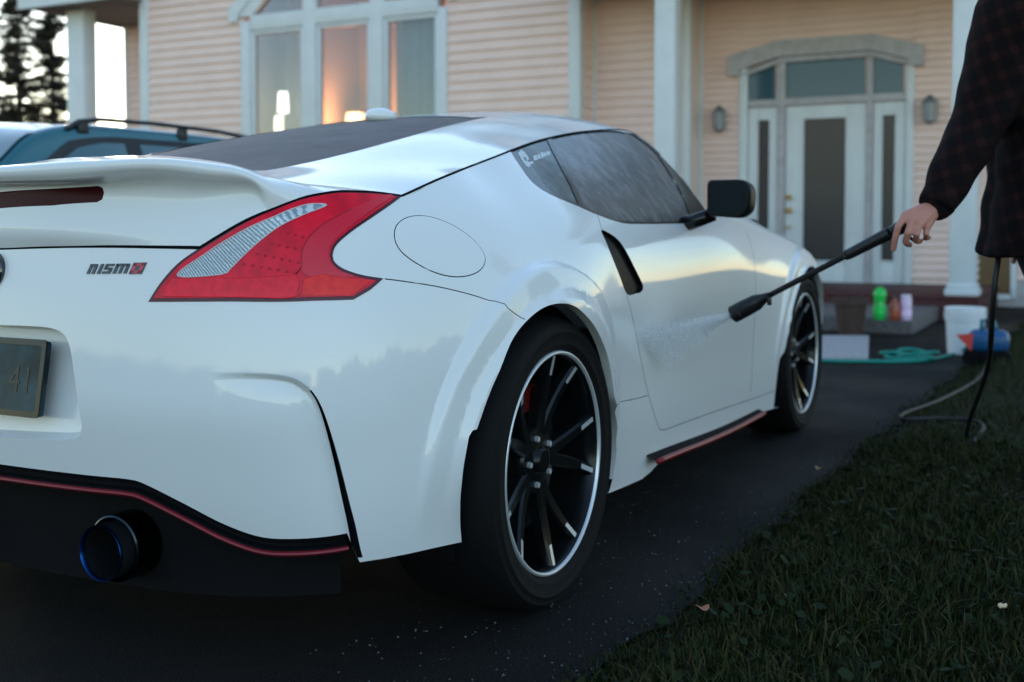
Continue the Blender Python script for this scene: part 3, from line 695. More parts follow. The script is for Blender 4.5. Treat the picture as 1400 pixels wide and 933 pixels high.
def sweep(P, N, prof, name, mt, mirror=True, parent=None):
    n = len(P); m = len(prof); v = np.vstack([P + N * o + np.array([0, 0, h]) for o, h in prof])
    f = [(r_ * n + i, r_ * n + i + 1, (r_ + 1) * n + i + 1, (r_ + 1) * n + i) for r_ in range(m - 1) for i in range(n - 1)]
    if mirror:
        v = np.vstack([v, v * [-1, 1, 1]]); f = f + [tuple(i + n * m for i in t[::-1]) for t in f]
    return mesh_obj(name, v, f, mt, parent or CAR, True, auto=35)
sweep(lowP, lowN, [(-.03, .004), (-.012, -.002), (-.004, -.008), (-.010, -.011), (-.010, -.016), (.002, -.020), (.002, -.024)], 'bumper_valance', M_black)
sweep(lowP, lowN, [(.002, -.0238), (.007, -.0255), (.008, -.029), (.004, -.033), (-.02, -.034)], 'red_pinstripe', M_redtrim)
sweep(lowP, lowN, [(-.02, -.0335), (-.06, -.036), (-.16, -.06), (-.22, -.16)], 'diffuser', M_dark)
# sill blade with its red line
blP = np.array([at(px, py, x=.900) for px, py in [(898, 631), (915, 624), (940, 614), (970, 602), (1005, 586), (1046, 564)]]); blP = sm(blP, step=.04); blN = np.tile([1., 0, 0], (len(blP), 1))
for sgn in (1, -1):
    S3 = np.array([sgn, 1, 1])
    MB().tube((blP + blN * .004) * S3, [.0085] * (len(blP) - 2) + [.006, .002], 8).build('red_pinstripe', M_redtrim, CAR, True)
    w_ = np.array([0, .045, 0.0])
    v = np.vstack([blP + blN * .001, blP + blN * -.07 + [0, 0, .03]]) * S3; n = len(blP)
    mesh_obj('sill_blade', v, [(i, i + 1, n + i + 1, n + i) for i in range(n - 1)], M_dark, CAR, True)
# bright step line along the sill, just under the door
skP = tr(A, [(908, 592), (935, 583), (985, 565), (1035, 548), (1064, 537)], step=.03)
# ---- exhaust tips
M_exo = mat('dark_polished_steel', (0.03, 0.045, 0.052), 0.2, 1.0)
M_exi = mat('heat_blued_titanium', (0.010, 0.06, 0.22), 0.32, 1.0)
M_exd = mat('sooty_steel', (0.010, 0.012, 0.014), 0.35, .0, spec=.3)
for sgn in (1, -1):
    T = Matrix.Translation((sgn * .292, -.735, .243)) @ Matrix.Rotation(R(90), 4, 'X')      # local +Z points to -Y
    ex_o = MB().lathe([(.066, -.30), (.068, -.03), (.0675, .0), (.064, .002), (.062, -.02), (.061, -.30)], T, 48).build('exhaust_tip', M_exo, CAR, True, 50)
    MB().lathe([(.054, -.15), (.056, .02), (.0560, .030)], T, 48).build('inner_sleeve', M_exd, ex_o, True, 50)
    MB().lathe([(.0560, .031), (.0565, .034), (.0555, .036), (.0535, .033), (.0525, .026)], T, 48).build('tip_rim', M_exi, ex_o, True, 50)
    MB().lathe([(.0525, .026), (.050, -.15)], T, 48).build('tip_lining', M_exd, ex_o, True, 50)
    MB().lathe([(.050, -.12), (.0, -.12)], T, 32).build('bore', M_gap, ex_o)

# ---- number plate
pa = at(62, 469, x=.155); pb = at(48, 571, x=.155)
pa = np.array([.155, -.765, .655]); pb = np.array([.155, -.790, .505])
def plate_T():
    up = Vector(pa - pb).normalized(); xa = Vector((1, 0, 0)); nn = xa.cross(up).normalized()
    M = Matrix((xa, up, nn)).transposed().to_4x4(); M.translation = Vector(((0, (pa[1] + pb[1]) / 2, (pa[2] + pb[2]) / 2))); return M, (Vector(pa - pb)).length / 2
PT, ph = plate_T()
def rrect(w, h, r_, n=5):
    o = []
    for cx, cy, a0 in ((w - r_, h - r_, 0), (-w + r_, h - r_, 90), (-w + r_, -h + r_, 180), (w - r_, -h + r_, 270)):
        for k in range(n + 1): a = R(a0 + 90 * k / n); o.append((cx + r_ * math.cos(a), cy + r_ * math.sin(a)))
    return o
M_plate = mat('plate_dark_cover', (0.010, 0.022, 0.028), 0.12, spec=.15, var=(9, .5, (.035, .08, .10)))
plate = MB().prism(rrect(.155, ph, .008), PT, -.006, .006).build('number_plate', M_plate, CAR)
fr_o = rrect(.1575, ph + .0025, .009); fr_i = rrect(.146, ph - .010, .006); n = len(fr_o)
v = [(PT @ Vector((x, y, h)))[:] for h in (.0055, .0095) for x, y in fr_o] + [(PT @ Vector((x, y, h)))[:] for h in (.0055, .0095) for x, y in fr_i]
f = []
for i in range(n):
    j = (i + 1) % n; f += [(i, j, n + j, n + i), (n + i, n + j, 3 * n + j, 3 * n + i), (3 * n + i, 3 * n + j, 2 * n + j, 2 * n + i)]
mesh_obj('plate_frame', v, f, M_black, plate, False)
def text_mesh(body, size, M, name, mt, parent, extrude=.0006, shear=0.0, bold=0.0, align='LEFT'):
    cu = bpy.data.curves.new(name, 'FONT'); cu.body = body; cu.size = size; cu.extrude = extrude; cu.shear = shear; cu.offset = bold; cu.align_x = align
    to = bpy.data.objects.new(name, cu); COL.objects.link(to)
    dg = bpy.context.evaluated_depsgraph_get(); me = bpy.data.meshes.new_from_object(to.evaluated_get(dg)); bpy.data.objects.remove(to)
    me.transform(M); me.materials.clear(); me.materials.append(mt)
    o = bpy.data.objects.new(name, me); COL.objects.link(o); adopt(o, parent); return o
M_ink = mat('plate_dark_ink', (0.006, 0.008, 0.010), 0.3)
text_mesh('41', .075, PT @ Matrix.Translation((.055, -.030, .0063)), 'plate_lettering', M_ink, plate)

# ---- badge on the tail and lettering
def tailframe(px, py):
    q = A.pick(px, py); P = A.pos([q])[0]; N = A.nrm([q])[0]; xa = Vector((0, 0, 1)).cross(Vector(N)).normalized(); up = Vector(N).cross(xa)
    M = Matrix((xa, up, Vector(N))).transposed().to_4x4(); M.translation = Vector(P); return M
M_chrome = mat('dark_chrome', (0.35, 0.36, 0.38), 0.12, 1.0)
M_badge = mat('black_badge', (0.006, 0.010, 0.014), 0.18, coat=1.0)
EM = Matrix.Translation((-.006, -.772, .795)) @ Matrix.Rotation(R(86), 4, 'X')
emb = MB().lathe([(.041, -.004), (.041, .006), (.037, .010), (.031, .009), (.029, .004), (.0, .004)], EM, 40).build('badge', M_badge, CAR, True, 40)
MB().prism(rrect(.038, .0075, .002), EM, .004, .012).build('badge_bar', M_chrome, emb)
def para(x, y, w, h, sh=.32): return [(x + y * sh, y), (x + w + y * sh, y), (x + w + (y + h) * sh, y + h), (x + (y + h) * sh, y + h)]
def strokes(rects, M, name, mt, parent, t=.002):
    mb = MB()
    for r_ in rects: mb.prism(para(*r_), M, -.002, t)
    return mb.build(name, mt, parent)
# letter shapes on a 1-high cell: (x, y, w, h)
def nismo():
    a = at(118, 375, y=-.79); q0 = A.pick(119, 375); q1 = A.pick(193, 374)
    Pa, Pb = A.pos([q0])[0], A.pos([q1])[0]; W = np.linalg.norm(Pb - Pa)
    mid = A.pos([(q0 + q1) / 2])[0]; bend = lambda t: Pa + (Pb - Pa) * t + (mid - (Pa + Pb) / 2) * 4 * t * (1 - t)
    H = .0195; s = .30
    glyph = {'n': [(0, 0, .26, 1), (0, .74, .66, .26), (.46, 0, .26, .92)], 'i': [(.0, 0, .26, 1)],
             's': [(.0, 0, .74, .26), (.50, .2, .26, .35), (.04, .40, .70, .22), (.02, .45, .26, .4), (.04, .76, .74, .24)],
             'm': [(0, 0, .26, 1), (0, .74, 1.16, .26), (.48, 0, .26, .92), (.96, 0, .26, .92)],
             'o': [(0, 0, .95, .26), (0, 0, .30, 1), (.65, 0, .30, 1), (0, .74, .95, .26)]}
    x = 0; total = .98 + .46 + .98 + 1.55 + .95
    for ch, w_ in (('n', .98), ('i', .46), ('s', .98), ('m', 1.55), ('o', .95)):
        t0 = x / total; c = bend(t0); c2 = bend(min(1, t0 + w_ / total)); xa = Vector(c2 - c).normalized()
        N = Vector(A.nrm([q0 + (q1 - q0) * t0])[0]); N = (N - xa * N.dot(xa)).normalized(); up = N.cross(xa)
        sx = W / total
        M = Matrix((xa * sx, up * H, N)).transposed().to_4x4(); M.translation = Vector(c) + N * .0005
        strokes(glyph[ch], M, 'tail_lettering', M_badge if ch != 'o' else mat('badge_red', (0.55, 0.012, 0.03), 0.2, coat=1.0), CAR)
        if ch == 'o':
            M2 = M.copy(); M2.translation = Vector(c) - xa * .0004
            mb = MB(); mb.prism(para(-.06, -.07, 1.10, 1.14), M2, -.002, .0022); mb.build('lettering_surround', M_badge, CAR)
        x += w_
nismo()
# decal on the quarter window: round emblem and a word
def on_glass(pts, name, mt, off=.0006):
    q = A.picks(pts); P = A.pos(q) + A.nrm(q) * (-.003 + off); c = P.mean(0); n = len(P)
    return mesh_obj(name, np.vstack([P, [c]]), [(i, (i + 1) % n, n) for i in range(n)], mt, CAR, True)
M_decal = mat('white_vinyl', (0.62, 0.68, 0.70), 0.5)
dec = on_glass([(709, 209), (713, 204), (718, 207), (723, 214), (725, 221), (728, 223), (724, 228), (720, 226), (714, 218)], 'window_sticker', M_decal)
adopt(on_glass([(716.5, 214), (720, 215), (721.5, 220), (718, 218)], 'sticker_eye', M_black, .0012), dec)
for k, (x0, x1, y0, y1) in enumerate([(724, 729, 219.5, 224), (729.5, 734.5, 211.5, 219), (735, 739, 210, 217), (739.5, 743, 207, 215.5), (743.3, 747, 207.8, 213.6), (747.3, 752, 206, 211.8)]):
    adopt(on_glass([(x0, y0 + 1), (x1, y0), (x1 + 1.5, y1 - 1.2), (x0 + 1.5, y1)], 'sticker_letter', M_decal), dec)

# ---- door mirror
mc = at(998, 273, x=1.00)
def mirror(sgn):
    v = []; secs = [(-.012, .90), (-.008, .97), (.0, 1.0), (.03, 1.0), (.07, .95), (.10, .82), (.122, .58), (.132, .30)]
    out = []                                     # outline seen from behind: straight inboard edge, rounded outboard
    for cx, cz, r_, a0 in ((.046, .014, .046, 0), (-.048, .044, .016, 90), (-.046, -.036, .018, 180), (.044, -.014, .046, 270)):
        for k in range(7): a = R(a0 + 15 * k); out.append((cx + r_ * math.cos(a), cz + r_ * math.sin(a)))
    n = len(out)
    for dy, s_ in secs:
        for x, z in out: v.append((sgn * (.985 + x * .90 * s_), mc[1] + dy, mc[2] + .002 + z * s_))
    f = [(i * n + k, i * n + (k + 1) % n, (i + 1) * n + (k + 1) % n, (i + 1) * n + k) for i in range(len(secs) - 1) for k in range(n)] + [tuple(range(n)), tuple((len(secs) - 1) * n + k for k in range(n))]
    o = mesh_obj('door_mirror', v, [t[::-1] for t in f] if sgn > 0 else f, mat('mirror_black', (0.006, 0.008, 0.009), 0.45, spec=.18), CAR, True, auto=50)
    MB().tube([(sgn * .80, mc[1] + .06, mc[2] - .085), (sgn * .87, mc[1] + .06, mc[2] - .065), (sgn * .93, mc[1] + .055, mc[2] - .045)], [.030, .024, .022], 10).build('mirror_stalk', M_black, o, True)
    MB().prism(rrect(.054, .046, .018), Matrix.Translation((sgn * .992, mc[1] - .012, mc[2] + .004)) @ Matrix.Rotation(R(90), 4, 'X'), 0, .0018).build('mirror_glass', mat('mirror_glass_dark', (.008, .014, .017), 0.5, spec=.12), o)
    return o
mirror(1); mirror(-1)

# ---- wheels
M_tyre = mat('tyre_rubber', (0.006, 0.006, 0.0065), 0.75, spec=.2, bump=(180, 0.25, 0.002))
M_rim = mat('gloss_black_alloy', (0.005, 0.006, 0.007), 0.22, 0.0, coat=.05, spec=.3)
M_lip = mat('machined_alloy', (0.70, 0.72, 0.74), 0.35, .55)
M_disc = mat('brake_steel', (0.16, 0.16, 0.16), 0.35, 1.0)
def wheel_at(loc, width, sgn, first):
    """axis along X; local z of the lathe = outboard"""
    cx, cy, cz = loc; T = Matrix.Translation((sgn * cx, cy, cz)) @ Matrix.Rotation(R(90) * sgn, 4, 'Y')
    h = width
    barrel = MB().lathe([(.235, -h), (.246, -.06), (.244, -.012), (.250, -.004), (.2515, -.006), (.255, -h)], T, 72).build('wheel', M_rim, CAR, True, 40)
    MB().lathe([(.249, -.004), (.2505, .002), (.2545, .0035), (.258, .001), (.259, -.006)], T, 96).build('rim_lip', M_lip, barrel, True)
    prof = [(.258, -.004), (.266, .004), (.272, .0075), (.2735, .0092), (.276, .0090), (.280, .010), (.300, .011), (.3015, .0122), (.304, .0118), (.3055, .0100), (.318, .006), (.3195, .0066), (.322, .0040), (.331, -.008), (.338, -.030), (.341, -.060), (.3415, -h * .5), (.341, -h + .05), (.336, -h + .02), (.318, -h - .004), (.29, -h - .008), (.257, -h)]
    tyre = MB().lathe(prof, T, 96).build('tyre', M_tyre, barrel, True)
    MB().lathe([(.3418, -.100), (.3380, -.102), (.3380, -.110), (.3418, -.112)], T, 96).build('tread_groove', M_gap, tyre)
    # hub and spokes
    MB().lathe([(.0, -.030), (.026, -.030), (.030, -.034), (.034, -.042), (.075, -.046), (.082, -.056), (.082, -.10)], T, 40).build('hub', M_rim, barrel, True, 35)
    for k in range(5):
        a = R(90 + 72 * k); MB().lathe([(.0, .0), (.007, .0), (.008, -.014)], T @ Matrix.Translation((.056 * math.cos(a + R(36)), .056 * math.sin(a + R(36)), -.036)), 6).build('lug_nut', M_lip, barrel)
        for d in (-1, 1):
            a0 = a + d * R(7); a1 = a + d * R(15.5)
            st = []
            for t in np.linspace(0, 1, 7):
                r_ = .062 + t * (.2485 - .062); an = a0 + (a1 - a0) * t ** .9; w_ = .0195 - .0065 * t; dep = -.044 + .034 * t ** 1.6; th = .034 - .012 * t
                st.append((r_, an, w_, dep, th))
            v = []
            for r_, an, w_, dep, th in st:
                er = Vector((math.cos(an), math.sin(an), 0)); et = Vector((-math.sin(an), math.cos(an), 0))
                for ww, hh in ((-w_, dep - th), (-w_ * .95, dep - .006), (-w_ * .62, dep), (w_ * .62, dep), (w_ * .95, dep - .006), (w_, dep - th)):
                    v.append((T @ (er * r_ + et * ww + Vector((0, 0, hh))))[:])
            f = [(i * 6 + j, i * 6 + (j + 1) % 6, (i + 1) * 6 + (j + 1) % 6, (i + 1) * 6 + j) for i in range(6) for j in range(6)]
            sp_ = mesh_obj('spoke', v, f if sgn > 0 else [t[::-1] for t in f], M_rim, barrel, True, auto=35)
            v = []
            for r_, ofs in ((.2475, .0006), (.200, .0006)):
                t = (r_ - .062) / (.2485 - .062); an = a0 + (a1 - a0) * t ** .9; dep = -.044 + .034 * t ** 1.6 + ofs
                er = Vector((math.cos(an), math.sin(an), 0)); et = Vector((-math.sin(an), math.cos(an), 0))
                for hh in (dep - .004, dep):
                    for ww in (-.0058, .0058): v.append((T @ (er * r_ + et * ww + Vector((0, 0, hh))))[:])
            mesh_obj('spoke_accent', v, [(0, 1, 3, 2), (2, 3, 7, 6), (4, 6, 7, 5), (0, 2, 6, 4), (1, 5, 7, 3)], M_lip, barrel, False)
    MB().lathe([(.165, -.085), (.165, -.11), (.07, -.11), (.07, -.085), (.165, -.085)], T, 48).build('brake_disc', M_disc, barrel, True, 30)
    an = [R(150 + 10 * k) for k in range(7)]
    v = [(T @ Vector((r_ * math.cos(a), r_ * math.sin(a), hh)))[:] for a in an for r_, hh in ((.115, -.07), (.178, -.07), (.178, -.12), (.115, -.12))]
    f = [(i * 4 + j, i * 4 + (j + 1) % 4, (i + 1) * 4 + (j + 1) % 4, (i + 1) * 4 + j) for i in range(6) for j in range(4)] + [(0, 1, 2, 3), (24, 25, 26, 27)]
    mesh_obj('brake_caliper', v, f, mat('caliper_red', (0.08, 0.005, 0.005), 0.5, spec=.2), barrel, False)
    return barrel
wheel_at((.922, 0, .3415), .27, 1, True); wheel_at((.902, 2.55, .3415), .24, 1, False)
wheel_at((.922, 0, .3415), .27, -1, False); wheel_at((.902, 2.55, .3415), .24, -1, False)
# ================================================================== ground, driveway, lawn
def noise_mat(name, cols, scale, rough, bump_s, bump_d, rough2=None, detail=10, pos=(.3, .75)):
    m = bpy.data.materials.new(name); m.use_nodes = True; nt = m.node_tree; b = nt.nodes['Principled BSDF']
    tc = nt.nodes.new('ShaderNodeTexCoord')
    n1 = nt.nodes.new('ShaderNodeTexNoise'); n1.inputs['Scale'].default_value = scale; n1.inputs['Detail'].default_value = detail
    n2 = nt.nodes.new('ShaderNodeTexNoise'); n2.inputs['Scale'].default_value = 0.9; n2.inputs['Detail'].default_value = 5
    cr = nt.nodes.new('ShaderNodeValToRGB'); cr.color_ramp.elements[0].position = pos[0]; cr.color_ramp.elements[1].position = pos[1]
    cr.color_ramp.elements[0].color = (*cols[0], 1); cr.color_ramp.elements[1].color = (*cols[1], 1)
    for n in (n1, n2): nt.links.new(tc.outputs['Object'], n.inputs['Vector'])
    nt.links.new(n1.outputs['Fac'], cr.inputs[0]); nt.links.new(cr.outputs[0], b.inputs['Base Color'])
    b.inputs['Roughness'].default_value = rough; b.inputs['Specular IOR Level'].default_value = .15 if cols[1][0] < .1 else .4
    if rough2 is not None:
        mr = nt.nodes.new('ShaderNodeMapRange'); mr.inputs['From Min'].default_value = .40; mr.inputs['From Max'].default_value = .62
        mr.inputs['To Min'].default_value = rough2; mr.inputs['To Max'].default_value = rough
        nt.links.new(n2.outputs['Fac'], mr.inputs['Value']); nt.links.new(mr.outputs[0], b.inputs['Roughness'])
    v = nt.nodes.new('ShaderNodeTexNoise'); v.inputs['Scale'].default_value = scale * 1.7; v.inputs['Detail'].default_value = 12; v.inputs['Roughness'].default_value = .75; nt.links.new(tc.outputs['Object'], v.inputs['Vector'])
    bp = nt.nodes.new('ShaderNodeBump'); bp.inputs['Strength'].default_value = bump_s; bp.inputs['Distance'].default_value = bump_d
    nt.links.new(v.outputs['Fac'], bp.inputs['Height']); nt.links.new(bp.outputs[0], b.inputs['Normal'])
    return m
M_asph = noise_mat('wet_asphalt', ((.003, .0035, .004), (.045, .048, .052)), 260, .8, .9, .009, .5, pos=(.46, .74))
M_soil = noise_mat('lawn_soil', ((.012, .014, .007), (.03, .032, .014)), 60, .95, .6, .01)
M_conc = noise_mat('worn_concrete', ((.34, .32, .32), (.52, .49, .49)), 40, .85, .25, .004)
tag(MB().add([(-400, -400, -.03), (400, -400, -.03), (400, 400, -.03), (-400, 400, -.03)], [(0, 1, 2, 3)]).build('ground', M_soil), kind='structure')
EDGE = [(1.30, -40), (1.16, -6), (1.10, -1.2), (1.105, -.4), (1.13, .12), (1.13, .45), (1.145, 1.12), (1.145, 2.15), (1.18, 3.37), (1.235, 5.36), (1.275, 5.9), (1.33, 7.2), (1.36, 9.0), (1.38, 11.4)]
def edge_x(y): return np.interp(y, [e[1] for e in EDGE], [e[0] for e in EDGE])
ey = np.concatenate([np.linspace(-40, -2, 20), np.linspace(-1.9, 11.4, 160)])
wob = np.array([.018 * math.sin(7 * y) + .012 * math.sin(19 * y + 1) + .008 * math.sin(43 * y) for y in ey]); exx = edge_x(ey) + wob + .05
n = len(ey); v = [(-7.0, y, 0.0) for y in ey] + [(x, y, 0.0) for x, y in zip(exx, ey)]
tag(mesh_obj('driveway', v, [(i, n + i, n + i + 1, i + 1) for i in range(n - 1)], M_asph, None, False), kind='structure')
# lawn: gently humped sheet to the right of the driveway
xs = np.concatenate([np.linspace(0, 1.5, 24), np.linspace(1.7, 14, 24), [40]]); vv = []
def lawn_z(x, y, e): t = np.clip((x - e) / .25, 0, 1); return -.012 + .05 * t * t * (3 - 2 * t) + .010 * math.sin(3.1 * x + 1.7 * y) * t + .006 * math.sin(9 * x - 5 * y) * t
for y, e in zip(ey, exx):
    for dx in xs: x = e - .05 + dx; vv.append((x, y, lawn_z(x, y, e)))
m_ = len(xs)
tag(mesh_obj('lawn', vv, [(i * m_ + j, i * m_ + j + 1, (i + 1) * m_ + j + 1, (i + 1) * m_ + j) for i in range(n - 1) for j in range(m_ - 1)], M_soil, None, True), kind='structure')

def grass(name, count, ybias, ylo, yhi, xspan, hmin, hmax, seed, mts, label):
    rg = np.random.default_rng(seed); N = count
    y = ylo + (yhi - ylo) * rg.random(N) ** ybias
    e = edge_x(y); dx = xspan * rg.random(N) ** 1.15; x = e + .02 + dx + rg.normal(0, .012, N) - .04 * (rg.random(N) < .12)
    patch = .5 + .5 * np.sin(6.3 * x + 2.1 * y) * np.sin(4.7 * y - 1.9 * x + .6)
    z = np.array([lawn_z(a, b, c + .05) for a, b, c in zip(x, y, e)])
    h = (hmin + (hmax - hmin) * rg.random(N) ** 1.8) * (.6 + .6 * patch) * (.6 + .4 * np.clip(dx / .2, 0, 1)); w = .0012 + .0018 * rg.random(N)
    an = rg.random(N) * 2 * np.pi; lean = .15 + .85 * rg.random(N); bend = an + rg.normal(0, .5, N)
    side = np.stack([-np.sin(an), np.cos(an)], 1); dr = np.stack([np.cos(bend), np.sin(bend)], 1)
    V = np.zeros((N, 5, 3)); b = np.stack([x, y, z], 1)
    for k, (t, ws) in enumerate(((0, 1), (.55, .85))):
        c = b.copy(); c[:, :2] += dr * (h * lean * t ** 2)[:, None] * .9; c[:, 2] += h * t * (1 - .25 * lean * t)
        V[:, 2 * k, :] = c; V[:, 2 * k + 1, :] = c
        V[:, 2 * k, :2] += side * (w * ws)[:, None]; V[:, 2 * k + 1, :2] -= side * (w * ws)[:, None]
    c = b.copy(); c[:, :2] += dr * (h * lean * .9)[:, None]; c[:, 2] += h * (1 - .35 * lean); V[:, 4] = c
    me = bpy.data.meshes.new(name); me.vertices.add(N * 5); me.vertices.foreach_set('co', V.ravel().astype(np.float32))
    base = np.arange(N)[:, None] * 5
    tri = np.concatenate([base + [0, 1, 3], base + [0, 3, 2], base + [2, 3, 4]], 1).reshape(-1)
    T = N * 3; me.loops.add(T * 3); me.loops.foreach_set('vertex_index', tri.astype(np.int32))
    me.polygons.add(T); me.polygons.foreach_set('loop_start', np.arange(0, T * 3, 3, dtype=np.int32)); me.polygons.foreach_set('loop_total', np.full(T, 3, np.int32))
    for m in mts: me.materials.append(m)
    mi = np.repeat(rg.choice(len(mts), N, p=[.46, .32, .22]), 3); me.polygons.foreach_set('material_index', mi.astype(np.int32))
    me.update(); me.validate()
    o = bpy.data.objects.new(name, me); COL.objects.link(o); return tag(o, label, 'grass', kind='stuff')
G1 = mat('grass_green', (.024, .032, .006), .6, spec=.15); G2 = mat('grass_dark', (.011, .019, .005), .6, spec=.2); G3 = mat('grass_dry', (.052, .042, .014), .7, spec=.2)
grass('grass', 70000, 1.0, -1.0, 2.4, 1.6, .018, .075, 3, (G1, G2, G3), 'dark green uncut grass beside the wet driveway')
grass('grass', 60000, 1.0, 2.4, 11.2, 4.2, .03, .085, 4, (G1, G2, G3), 'dim grass of the lawn running back to the house')
# clover-like broad leaves in the lawn
rg = np.random.default_rng(11); mb = MB()
for k in range(900):
    y = -.9 + 3.6 * rg.random(); x = edge_x(y) + .05 + 1.3 * rg.random(); z = lawn_z(x, y, edge_x(y) + .05) + .012 + .03 * rg.random(); r_ = .006 + .010 * rg.random(); t1, t2 = rg.normal(0, .4, 2); a0 = rg.random() * 6
    mb.add([(x, y, z)] + [(x + r_ * (1 + .3 * math.cos(2 * a)) * math.cos(a + a0), y + r_ * .8 * math.sin(a + a0), z + r_ * (t1 * math.cos(a) + t2 * math.sin(a))) for a in np.linspace(0, 2 * math.pi, 6, endpoint=False)], [(0, i, i % 6 + 1) for i in range(1, 7)])
tag(mb.build('clover', mat('clover_leaf', (.014, .024, .007), .7, spec=.2), None, True), 'small round clover leaves low in the lawn', 'clover', kind='stuff')
# fallen leaves and flower heads
for k, (px, py, r_, c, nm, lb) in enumerate([(960, 831, .011, (.42, .17, .10), 'fallen_leaf', 'small curled rusty leaf at the ragged lawn edge beside the asphalt'), (1079, 816, .008, (.30, .20, .06), 'fallen_leaf', 'little yellow brown leaf half sunk in the dark lawn'),
        (1120, 640, .010, (.34, .20, .10), 'fallen_leaf', 'tan dry leaf lying where the lawn meets the driveway'), (1390, 675, .012, (.45, .36, .26), 'fallen_leaf', 'pale cream leaf lying on the lawn under the hose'), (1296, 655, .009, (.40, .30, .14), 'fallen_leaf', 'straw coloured leaf in the lawn below the hanging hose')]):
    p = at(px, py, z=.055); mb = MB(); m2 = 10
    vs = [tuple(p)] + [(p[0] + r_ * (1.5 * math.cos(a)), p[1] + r_ * math.sin(a), p[2] + .5 * r_ * math.sin(2 * a + k) + .3 * r_ * abs(math.cos(a))) for a in np.linspace(0, 2 * math.pi, m2, endpoint=False)]
    tag(mb.add(vs, [(0, i, i % m2 + 1) for i in range(1, m2 + 1)]).build(nm, mat('leaf_%d' % k, c, .7), None, True), lb, 'leaf')
fp = at(1370, 829, z=.10); fb = at(1372, 900, z=.03); fb = np.array([fp[0] + .01, fp[1] - .01, .02])
fl_ = empty('wild_flower', tuple(fb)); tag(fl_, 'single pale flower head on a thin stem standing in the lawn', 'flower')
MB().tube([fb, (fp + fb) / 2 + [.004, 0, 0], fp], .0012, 5).build('stem', G1, fl_)
mb = MB()
for k in range(9):
    a = k * 2.4; r_ = .004 + .0004 * k; mb.ico((fp[0] + r_ * math.cos(a), fp[1] + r_ * math.sin(a), fp[2] + .001 * (k % 3)), .0034, 1, (1, 1, 1.6))
mb.build('flower_head', mat('cream_petals', (.72, .56, .34), .6), fl_, True)
# loose grit on the asphalt beside the lawn
mb = MB(); rg = np.random.default_rng(5)
for k in range(1500):
    y = -1.0 + 3.4 * rg.random() ** 1.2; x = edge_x(y) + .03 - .55 * rg.random() ** 2.2; s_ = .0012 + .0026 * rg.random() ** 3
    mb.add([(x + s_ * math.cos(a), y + s_ * math.sin(a), .0005) for a in (0, 2.1, 4.2)] + [(x, y, s_)], [(0, 1, 3), (1, 2, 3), (2, 0, 3)])
tag(mb.build('gravel', mat('grey_grit', (.12, .125, .13), .8), None, False), 'fine pale grit scattered on asphalt along the lawn', 'gravel', kind='stuff')

# ================================================================== the house
M_siding = mat('cream_vinyl_siding', (.85, .64, .57), .55, var=(3, .06), bump=(40, .05, .002))
M_trim = mat('white_painted_trim', (.66, .70, .72), .45, var=(6, .06))
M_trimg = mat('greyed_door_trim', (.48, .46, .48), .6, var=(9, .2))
M_brick = mat('red_brown_boards', (.085, .018, .020), .6, var=(14, .35))
M_soffit = mat('soffit_brown', (.30, .24, .22), .7)
M_roofing = mat('dark_shingle', (.05, .045, .045), .9)
HOUSE = empty('house', (-5, 10.3, 0)); tag(HOUSE, 'cream clapboard house with arched window, porch columns and glazed double door', 'house')
def glass_mat(name, tint=(.75, .82, .85), refl=.10, rough=.0):
    m = bpy.data.materials.new(name); m.use_nodes = True; nt = m.node_tree; nt.nodes.remove(nt.nodes['Principled BSDF'])
    o = nt.nodes['Material Output']; tr_ = nt.nodes.new('ShaderNodeBsdfTransparent'); tr_.inputs[0].default_value = (*tint, 1)
    g = nt.nodes.new('ShaderNodeBsdfGlossy'); g.inputs['Roughness'].default_value = rough; g.inputs[0].default_value = (.9, .95, 1, 1)
    fr = nt.nodes.new('ShaderNodeFresnel'); fr.inputs['IOR'].default_value = 1.5; ad = nt.nodes.new('ShaderNodeMath'); ad.operation = 'ADD'; ad.inputs[1].default_value = refl
    mx = nt.nodes.new('ShaderNodeMixShader'); nt.links.new(fr.outputs[0], ad.inputs[0]); nt.links.new(ad.outputs[0], mx.inputs[0]); nt.links.new(tr_.outputs[0], mx.inputs[1]); nt.links.new(g.outputs[0], mx.inputs[2]); nt.links.new(mx.outputs[0], o.inputs[0])
    return m
M_pane = glass_mat('window_pane', (.70, .74, .76), .03)
M_panedark = mat('dark_door_glass', (.040, .034, .038), .25, spec=.4, bump=(160, .3, .002))
M_paneblue = mat('transom_glass', (.030, .085, .12), .12, spec=.5)
Y1, Y2, YD = 10.33, 10.83, 11.30
def X(px, Y): return at(px, 311, y=Y)[0]
def Z(px, py, Y): return at(px, py, y=Y)[2]
X1L, X1R = X(203, Y1), X(789, Y1); X2R = X(938, Y2); XDL = X2R; XDR = 3.6
def boards_front(x0, x1, Y, z0, z1, ex, holes=()):
    z = z0
    while z < z1 - .02:
        zt = min(z + ex, z1); spans = [(x0, x1)]
        for hx0, hx1, hz0, hz1 in holes:
            if zt > hz0 + .005 and z < hz1 - .005:
                spans = [s_ for a, b in spans for s_ in ((a, min(b, hx0)), (max(a, hx1), b)) if s_[1] - s_[0] > .03]
        for a, b in spans:
            vs = [(a, Y, z), (b, Y, z), (b, Y - .032, z), (a, Y - .032, z), (a, Y - .030, z + ex * .10), (b, Y - .030, z + ex * .10), (a, Y - .004, zt), (b, Y - .004, zt), (a, Y, zt), (b, Y, zt)]
            mesh_obj('siding_board', vs, [(0, 1, 2, 3), (3, 2, 5, 4), (4, 5, 7, 6), (6, 7, 9, 8)], M_siding, HOUSE, False)
        z += ex
